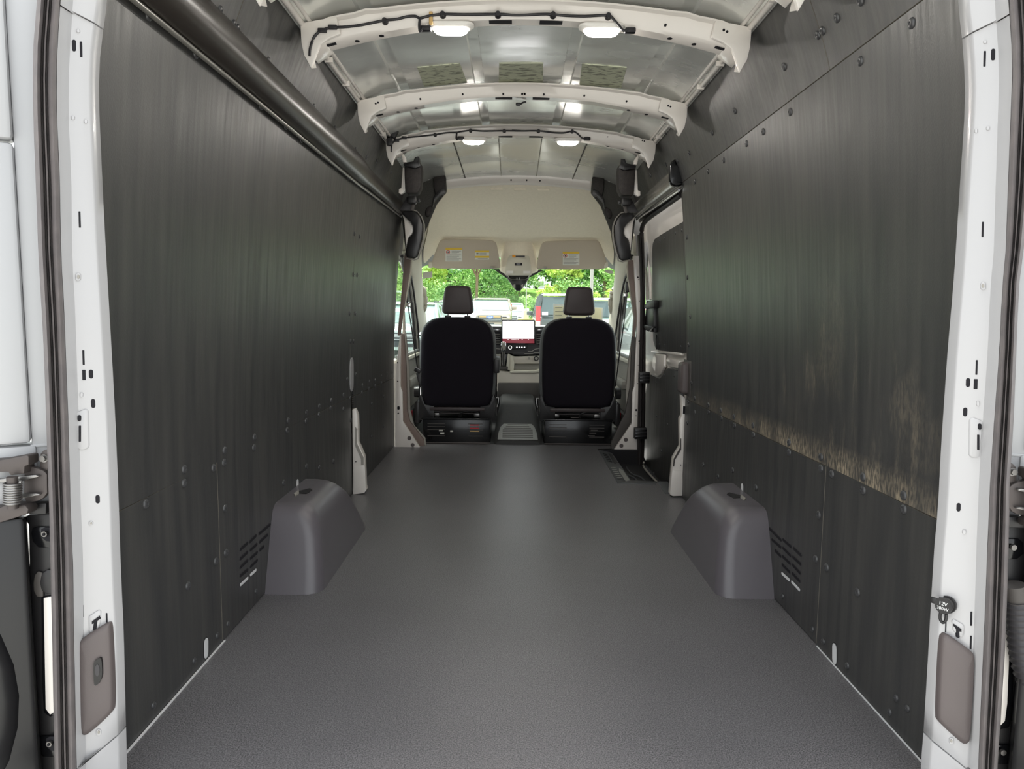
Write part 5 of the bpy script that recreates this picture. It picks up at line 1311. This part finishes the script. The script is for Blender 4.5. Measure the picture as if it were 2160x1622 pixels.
# ------------------------------------------------------------------ cab doors
for s, idx, lb_ in ((-1,2,'cab side door with grey panel and window, on the long rail side'), (1,3,'cab side door with grey panel and window, on the sliding door side')):
    t = thing('door_%d' % idx, lb_, None, (s*.87,5.7,0), kind='structure')
    plate('door_panel', [(s*.870,5.17,-.02),(s*.870,6.45,-.02),(s*.870,6.45,.60),(s*.870,5.17,.60)], (s*.05,0,0), 'trim_grey', t, r=.008)
    plate('door_sill', [(s*.845,5.17,.595),(s*.845,6.40,.595),(s*.845,6.40,.625),(s*.845,5.17,.625)], (s*.08,0,0), 'trim_beige', t, r=.008)
    box('armrest', (s*.845,5.75,.42), (.06,.5,.07), 'trim_grey', t, r=.02)
    box('map_pocket', (s*.85,5.7,.12), (.05,.8,.16), 'trim_dark', t, r=.02)
    plate('door_glass', [(s*.885,5.15,.62),(s*.885,6.28,.62),(s*.885,6.24,.82),(s*.885,6.05,1.04),(s*.885,5.84,1.24),(s*.882,5.56,1.35),(s*.878,5.15,1.42)], (s*.004,0,0), 'window_glass', t)
    for dx, mt_, r_ in ((.868,'trim_beige',.014),):
        tube('belt_line', [(s*.872,5.17,.64),(s*.872,6.28,.64)], .014, 'tread_grey', t, n=8)
    tube('glass_divider', [(s*.875,6.10,.63),(s*.872,5.93,1.17)], .010, 'seal_dark', t, n=8)
    p = (s*.822, 5.57, .175); box('red_reflector_or_glint', p, (.01,.045,.05), 'red_plastic', t, r=.004)
# ================================================================== outside: parking lot, cars, trees
M('asphalt', (190,189,184), 0.9, col2=(176,175,171), nscale=1.5)
M('grass', (128,168,70), 0.95, col2=(98,140,52), nscale=3.0)
M('concrete', (196,190,174), 0.85)
M('kerb_yellow', (216,206,80), 0.7)
M('bark', (150,128,104), 0.9, col2=(122,100,80), nscale=12, stretch=(1,1,.2))
M('pole_grey', (176,172,164), 0.6)
M('car_champagne', (172,160,140), 0.25, coat=0.8, metal=0.2)
M('car_dark', (52,62,62), 0.18, coat=1.0)
M('car_white', (235,236,238), 0.22, coat=0.8)
M('car_silver', (196,204,204), 0.22, coat=0.8, metal=0.3)
M('car_teal', (176,196,190), 0.22, coat=0.8)
M('car_glass', (150,176,170), 0.08, metal=0.3, coat=1.0)  # pale mint colour stands for sky reflected in the glass
M('car_glass_dark', (70,88,90), 0.07, metal=0.25, coat=1.0)
M('tyre', (30,30,31), 0.8)
M('tail_red', (205,40,48), 0.25, coat=0.6)
M('head_lamp', (232,234,230), 0.15, coat=0.8)
M('grille_dark', (66,72,74), 0.4)
M('badge_blue', (110,140,200), 0.3)
M('number_plate', (240,240,240), 0.4)
def gz(Y): return interp([(-30,-.62),(8,-.62),(22,-.36),(28,-.28),(33,-.07),(40,.02),(46,.25),(54,2.3),(60,2.9),(90,3.4)], Y)
ys = [-30,0,8,14,22,28,33,40,46,50,54,57,60,90]
gr = tag(sheet('ground', [[(x, y, gz(y)) for x in (-60,-20,0,20,60)] for y in ys[:9]], (0,0,-.05), 'asphalt', kind='structure'), 'pale asphalt of the car park')
gs = tag(sheet('grass_bank', [[(x, y, gz(y)+.02) for x in (-60,-20,0,20,60)] for y in ys[8:]], (0,0,-.05), 'grass'), 'sunlit grass bank rising behind the parked cars', 'grass bank')

def car(name, label, loc, rotz, paint, L=4.9, Wd=2.0, H=1.78, hood=1.10, glass='car_glass', roof=None, front=True, badge=False, detail=True):
    """local frame: front towards -Y, wheels on z=0"""
    t = thing(name, label, 'car', loc, 'parked cars', local=True, rotz=rotz)
    hw = Wd/2
    def sec(y, w, z0, z1, r): return [(a, y, .5*(z0+z1)+b) for a, b in rr(2*w, z1-z0, r, 4)]
    belt = hood+.02
    loft('car_body', [sec(-L/2, hw*.80, .42, hood-.28, .10), sec(-L/2+.06, hw*.92, .34, hood-.16, .12), sec(-L/2+.35, hw*.985, .28, hood-.07, .12), sec(-L/2+1.15, hw, .26, hood-.01, .12), sec(-L/2+1.5, hw, .26, belt, .10), sec(L/2-.6, hw, .26, belt+.02, .10), sec(L/2-.15, hw*.98, .30, belt, .12), sec(L/2, hw*.90, .40, belt-.10, .12)], paint, t, angle=50)
    def cab(z, y0, y1, w, r): return [(a, .5*(y0+y1)+b, z) for a, b in rr(2*w, y1-y0, r, 5)]
    yb0, yb1, yt0, yt1 = -L/2+1.35, L/2-.12, -L/2+2.15, L/2-.42
    rings = []
    for f in (0, .25, .5, .75, .92):
        rings.append(cab(belt-.03+(H-.06-belt+.03)*f, yb0+(yt0-yb0)*f, yb1+(yt1-yb1)*f, hw*.965-(hw*.965-hw*.80)*f, .16))
    loft('car_cabin', rings, glass, t, angle=60)
    rf = loft('car_roof', [cab(H-.085, yt0-.10, yt1+.10, hw*.825, .16), cab(H-.05, yt0+.02, yt1+.04, hw*.81, .16), cab(H-.01, yt0+.20, yt1-.10, hw*.74, .2), cab(H, yt0+.5, yt1-.4, hw*.55, .2)], roof or paint, t, angle=60)
    for s in (-1, 1):
        # pillars
        for (ya, yb2, rad) in ((yb0+.02, yt0+.02, .045), (yb1-.05, yt1-.02, .09), (.15, .12, .04)):
            tube('roof_pillar', [(s*hw*.955, ya+.02, belt-.02), (s*hw*.88, .5*(ya+yb2)+.02, .5*(belt+H-.06)), (s*hw*.80, yb2+.04, H-.07)], rad, paint, t, n=6)
        m_ = box('door_mirror', (s*(hw+.10), -L/2+1.75, belt+.10), (.24,.12,.16), paint, t, r=.04); box('mirror_base', (s*(hw+.0), -L/2+1.75, belt+.04), (.12,.06,.05), 'grille_dark', m_)
        tube('roof_bar', [(s*hw*.74, yt0+.3, H), (s*hw*.74, yt1-.3, H)], .02, 'grille_dark', t, n=6)
        for yw in (-L/2+.95, L/2-1.0):
            w_ = cyl('car_wheel', (s*(hw-.24), yw, .37), (s*(hw+.005), yw, .37), .37, 'tyre', t, n=20)
            cyl('wheel_rim', (s*(hw+.004), yw, .37), (s*(hw+.015), yw, .37), .24, 'car_silver', w_, n=14)
        box('head_lamp', (s*hw*.72, -L/2+.07, hood-.30), (hw*.36,.14,.12), 'head_lamp', t, r=.03)
        tl = box('tail_lamp', (s*hw*.90, L/2-.06, belt+.02), (hw*.17,.16,.66), 'tail_red', t, r=.03)
        box('reverse_lamp', (s*hw*.90, L/2+.0, belt-.22), (hw*.14,.08,.12), 'head_lamp', tl, r=.01)
    gl = box('grille', (0, -L/2-.005, hood-.38), (hw*1.06,.10,.30), 'grille_dark', t, r=.04)
    for k in range(4): box('grille_bar', (0, -L/2-.06, hood-.49+.07*k), (hw*.98,.012,.018), 'car_silver', gl)
    box('grille_trim', (0, -L/2-.062, hood-.30), (hw*.98,.014,.05), 'connector_amber' if badge else 'car_silver', gl)
    if badge:
        bd = []
        for dy in (-.085, -.07): bd.append([(.17*math.cos(a*math.pi/10), -L/2+dy, hood-.31+.07*math.sin(a*math.pi/10)) for a in range(20)])
        loft('oval_badge', bd, 'badge_blue', gl)
        text_mesh('badge_script', 'Ford', .10, 'number_plate', gl, Matrix.Translation((0,-L/2-.088,hood-.31)) @ Matrix.Rotation(math.pi/2, 4, 'X'))
    box('front_bumper', (0, -L/2+.02, .40), (Wd*.92,.22,.26), paint, t, r=.06)
    box('bumper_intake', (0, -L/2-.085, .42), (Wd*.55,.03,.10), 'grille_dark', t, r=.01)
    box('number_plate', (0, -L/2-.10, .46), (.40,.012,.13), 'grille_dark', t)
    box('rear_bumper', (0, L/2-.02, .46), (Wd*.94,.22,.30), paint, t, r=.06)
    box('number_plate', (0, L/2+.06, belt-.35), (.34,.02,.12), 'number_plate', t)
    # rear glass and hatch shut line
    plate('rear_window', [(-hw*.80, yb1+.02, belt+.06),(hw*.80, yb1+.02, belt+.06),(hw*.74, yt1+.08, H-.14),(-hw*.74, yt1+.08, H-.14)], (0,-.03,0), 'car_glass_dark', t)
    plate('windscreen', [(-hw*.86, yb0-.015, belt+.0),(hw*.86, yb0-.015, belt+.0),(hw*.74, yt0-.06, H-.13),(-hw*.74, yt0-.06, H-.13)], (0,.02,0), glass, t)
    return t
c1 = car('parked_suv', 'champagne sport utility vehicle facing the van with a blue oval badge', (-1.10, 33+2.4, gz(33)), 0, 'car_champagne', badge=True, Wd=2.05, H=1.72, hood=1.10)
c2 = car('parked_suv', 'dark sport utility vehicle with sky reflection painted pale on its roof and red tail lamps', (1.72, 24+2.5, gz(24)), math.pi, 'car_dark', L=5.2, Wd=2.02, H=1.95, hood=1.14, glass='car_glass_dark', roof='car_silver')  # pale roof colour paints the sky's reflection on a dark car
box('window_note', (.68, 2.56, 1.26), (.20,.02,.11), 'number_plate', c2)
car('parked_suv', 'white sport utility vehicle parked past the dark one', (3.25, 23+2.4, gz(24)), math.pi, 'car_white', H=1.80)
car('parked_car', 'pale teal car with large door mirror at the windscreen edge', (-3.22, 20+2.3, gz(20)), 0, 'car_teal', H=1.66, hood=1.0)
car('parked_car', 'white car behind the headrest of the seat with the armrest', (-2.70, 32+2.3, gz(32)), 0, 'car_white', H=1.62, hood=.98)
car('parked_car', 'white car half hidden behind the champagne vehicle', (-.32, 42.0, gz(40)), 0, 'car_white', H=1.50, hood=.95)
car('parked_car', 'silver car with red tail lamps seen through the side window', (3.80, 15.5+2.3, gz(17)), math.pi, 'car_silver', H=1.6, hood=.98)
# box truck on the bank
tr = thing('box_truck', 'small white box truck passing between the distant trees', 'truck', (at(1142,607,Y=58).x,58,2.78), local=True, rotz=math.pi/2); tr.scale = (.44,.44,.44)
box('cargo_box', (0,.55,1.05), (1.2,2.0,.95), 'car_white', tr, r=.04); box('truck_cab', (0,-.90,.85), (1.1,.75,.62), 'car_white', tr, r=.12); box('cab_window', (0,-1.10,1.0), (1.12,.36,.26), 'car_glass', tr, r=.04)
for s in (-1, 1):
    for y in (-.8, .9): cyl('truck_wheel', (s*.35,y,.3), (s*.55,y,.3), .28, 'tyre', tr, n=14)
box('truck_frame', (0,.1,.42), (.8,3.0,.16), 'grille_dark', tr)
# light poles
def lpole(x, Y, r, h, label, base=False):
    t = thing('light_pole', label, 'pole', (x, Y, gz(Y)))
    cyl('pole_shaft', (x,Y,gz(Y)), (x,Y,gz(Y)+h), r, 'pole_grey', t, n=10, r2=r*.8)
    if base:
        cyl('pole_base', (x,Y,gz(Y)-.1), (x,Y,1.03), .125, 'concrete', t, n=16); box('kerb_block', (x-.05,Y-.3,.5*(gz(Y)-.1+.66)), (.66,.5,.66-gz(Y)+.1), 'kerb_yellow', t, r=.03)
    box('lamp_arm', (x+.5,Y,gz(Y)+h), (1.2,.1,.08), 'pole_grey', t); box('lamp_head', (x+1.1,Y,gz(Y)+h-.05), (.6,.3,.12), 'pole_grey', t, r=.03)
p = at(1110,640,Y=33); lpole(p.x, 33, .028, 6.5, 'thin light pole on a concrete base with a yellow block', True)
p = at(1248,600,Y=30); lpole(p.x, 30, .075, 8.5, 'tall pale light pole behind the white vehicle')

# trees
def leaf_mat(name, a, b, c):
    mt = M(name, a, 0.6)
    nt = mt.node_tree; nd = nt.nodes; ln = nt.links; bs = nd['Principled BSDF']
    oi = nd.new('ShaderNodeTexCoord'); nz = nd.new('ShaderNodeTexNoise'); nz.inputs['Scale'].default_value = 1.3; nz.inputs['Detail'].default_value = 5
    rp = nd.new('ShaderNodeValToRGB'); rp.color_ramp.elements[0].position = .36; rp.color_ramp.elements[0].color = rgb(c); rp.color_ramp.elements[1].position = .64; rp.color_ramp.elements[1].color = rgb(b)
    e = rp.color_ramp.elements.new(.5); e.color = rgb(a)
    ln.new(oi.outputs['Object'], nz.inputs['Vector']); ln.new(nz.outputs['Fac'], rp.inputs['Fac']); ln.new(rp.outputs['Color'], bs.inputs['Base Color'])
    bs.inputs['Subsurface Weight'].default_value = 0.0
leaf_mat('leaf_mid', (164,206,118), (200,230,146), (124,170,96))
leaf_mat('leaf_yellow', (208,228,112), (234,242,140), (164,200,94))
leaf_mat('leaf_blue', (158,200,148), (188,220,170), (126,168,122))
leaf_mat('leaf_dark', (136,182,104), (170,208,124), (102,148,82))
def tree(x, Y, h, cr, cz, ch, mat, label, n=1500, trunk=.10, seed=0, leaf=.17, kind='tree', forks=4):
    rnd = random.Random(seed); z0 = gz(Y)-.05
    t = thing('broadleaf_'+kind if kind == 'tree' else 'leafy_shrub', label, 'tree' if kind == 'tree' else 'shrub', (x, Y, z0), 'trees beyond the car park' if kind == 'tree' else 'shrubs beyond the car park')
    tk = tube('trunk', arc_pts([(x,Y,z0),(x+rnd.uniform(-.05,.05),Y,z0+h*.2),(x+rnd.uniform(-.1,.1),Y,z0+h*.42)], 3), [trunk*1.15]*3+[trunk]*3+[trunk*.8], 'bark', t, n=7)
    for k in range(forks):
        a = 2*math.pi*(k+.3*rnd.random())/forks; ex = x+math.cos(a)*cr*.55; ey = Y+math.sin(a)*cr*.4
        tube('branch', arc_pts([(x,Y,z0+h*.36),(.5*(x+ex),.5*(Y+ey),z0+h*.5),(ex,ey,z0+cz+.15*ch)], 3), [trunk*.6]*2+[trunk*.5]*2+[trunk*.35]*2+[trunk*.2], 'bark', tk, n=5)
    clumps = []
    for k in range(26):
        while True:
            u, v, w = rnd.uniform(-1,1), rnd.uniform(-1,1), rnd.uniform(-1,1)
            if u*u+v*v+w*w < 1: break
        clumps.append((x+u*cr*.8, Y+v*cr*.8, z0+cz+w*ch*.82, rnd.uniform(.28,.5)*cr))
    vv, ff = [], []
    for i in range(n):
        cx, cy, cz_, r_ = rnd.choice(clumps)
        d_ = Vector((rnd.gauss(0,1), rnd.gauss(0,1), rnd.gauss(0,1))).normalized()*r_*(rnd.random()**.35)
        c = Vector((cx, cy, cz_))+Vector((d_.x, d_.y, d_.z*.75))
        s_ = leaf*rnd.uniform(.6,1.3)
        a = Vector((rnd.gauss(0,1), rnd.gauss(0,1), rnd.gauss(0,.7))).normalized(); b = a.cross(Vector((rnd.gauss(0,1), rnd.gauss(0,1), rnd.gauss(0,1)))).normalized()
        k0 = len(vv); vv += [c-a*s_, c+b*s_*.5, c+a*s_, c-b*s_*.5]; ff.append((k0,k0+1,k0+2,k0+3))
    me = bpy.data.meshes.new('crown'); me.from_pydata(vv, [], ff); me.materials.append(MATS[mat])
    o = bpy.data.objects.new('crown', me); COL.objects.link(o); attach(o, t)
    return t
def TX(px, Y): return at(px, 640, Y=Y).x
T = [(893,40,7.5,1.7,3.3,2.7,'leaf_yellow','yellow green tree behind the small paper tag'),
     (948,46,9,2.6,4.4,3.6,'leaf_mid','mid green tree behind the white parked car'),
     (1005,38,6.6,1.75,3.85,1.7,'leaf_blue','slender grey green tree with a bare pale trunk beside the champagne vehicle'),
     (1056,45,7,1.9,3.0,2.9,'leaf_mid','fresh green tree behind the champagne vehicle'),
     (1080,56,10,3.0,4.2,4.2,'leaf_dark','dark green tree standing behind the sensor housing'),
     (1176,54,9,2.3,3.6,3.4,'leaf_mid','green tree beside the box truck'),
     (1205,45,7.5,1.9,3.3,2.9,'leaf_blue','grey green tree behind the headrest by the sliding door'),
     (1190,40,4.6,1.0,2.5,2.0,'leaf_yellow','young yellow green tree behind the dark vehicle'),
     (1275,44,7.5,2.0,3.3,2.9,'leaf_mid','light green tree beside the tall pale pole'),
     (1330,40,7,2.0,3.1,2.8,'leaf_mid','green tree seen past the side window'),
     (850,36,6.5,1.8,3.0,2.6,'leaf_mid','green tree seen past the other cab side window'),
     (1130,62,11,3.4,5.4,4.0,'leaf_mid','tall green tree far behind the box truck'),
     (975,60,11,3.6,5.0,4.6,'leaf_dark','tall dark tree at the back of the row'),
     (1250,58,11,3.6,5.0,4.6,'leaf_dark','tall dark tree behind the tall pale pole'),
     (910,58,11,3.4,5.0,4.6,'leaf_dark','tall dark tree behind the yellow green one')]
for i, (px, Y, h, cr, cz, ch, mt, lb_) in enumerate(T):
    Y += 9; h *= 1.15; cr *= 1.2; cz *= 1.15; ch *= 1.2
    sl = i == 2
    tree(TX(px, Y), Y, h, cr, cz, ch, mt, lb_, n=(7000 if Y > 60 else 5500) if not sl else 3000, trunk=.09 if sl else .13, seed=i+3, leaf=.22 if Y > 60 else .13, forks=5 if sl else 4)
S = [(940,37,1.0,.9,'leaf_dark','dark low shrub beside the white parked car'),(1050,41,1.1,1.2,'leaf_dark','dark rounded shrub behind the champagne vehicle'),(1125,38,1.1,1.1,'leaf_mid','light green shrub behind the thin pole'),
     (1160,40,1.1,1.2,'leaf_yellow','yellow green shrub below the box truck'),(1095,44,1.2,1.5,'leaf_mid','mid green shrub between the pole and the champagne vehicle'),(1275,38,1.0,.9,'leaf_yellow','yellow shrub at the foot of the tall pale pole'),
     (985,43,1.1,1.2,'leaf_mid','mid green shrub behind the slender tree'),(1215,40,1.2,1.1,'leaf_dark','dark shrub behind the dark vehicle'),(905,38,1.1,1.1,'leaf_mid','mid green shrub behind the pale teal car')]
for i, (px, Y, cr, ch, mt, lb_) in enumerate(S):
    Y += 8; k_ = .95 if px in (1125, 1160) else 1.5; cr *= max(k_, 1.0); ch *= k_
    tree(TX(px, Y), Y, 1.6, cr, ch*.9, ch, mt, lb_, n=2600, trunk=.04, seed=50+i, leaf=.09, kind='shrub', forks=3)

HEDGE = ['hedge shrub beyond the pale teal car, past the paper tag','grey green hedge shrub between the yellow green tree and the slender tree','dark hedge shrub behind the white car by the headrest','hedge shrub directly behind the slender bare trunk','grey green hedge shrub above the roof of the champagne vehicle',
 'dark hedge shrub uphill beside the box truck, towards the champagne vehicle','hedge shrub uphill beside the box truck, towards the dark vehicle','grey green hedge shrub above the roof of the dark vehicle','dark hedge shrub behind the tall pale pole','hedge shrub seen past the grab handle on the sliding door side']
for i in range(10):
    px = 880+47*i; Y = 54+(i % 3)*1.2
    if i in (5, 6): px += (-22, 30)[i-5]; Y = 62
    tree(TX(px, Y), Y, 2.2, 1.7, 1.5, 1.9, ['leaf_mid','leaf_blue','leaf_dark'][i % 3], HEDGE[i], n=3600, trunk=.05, seed=90+i, leaf=.11, kind='shrub', forks=3)['group'] = 'hedge row shrubs'
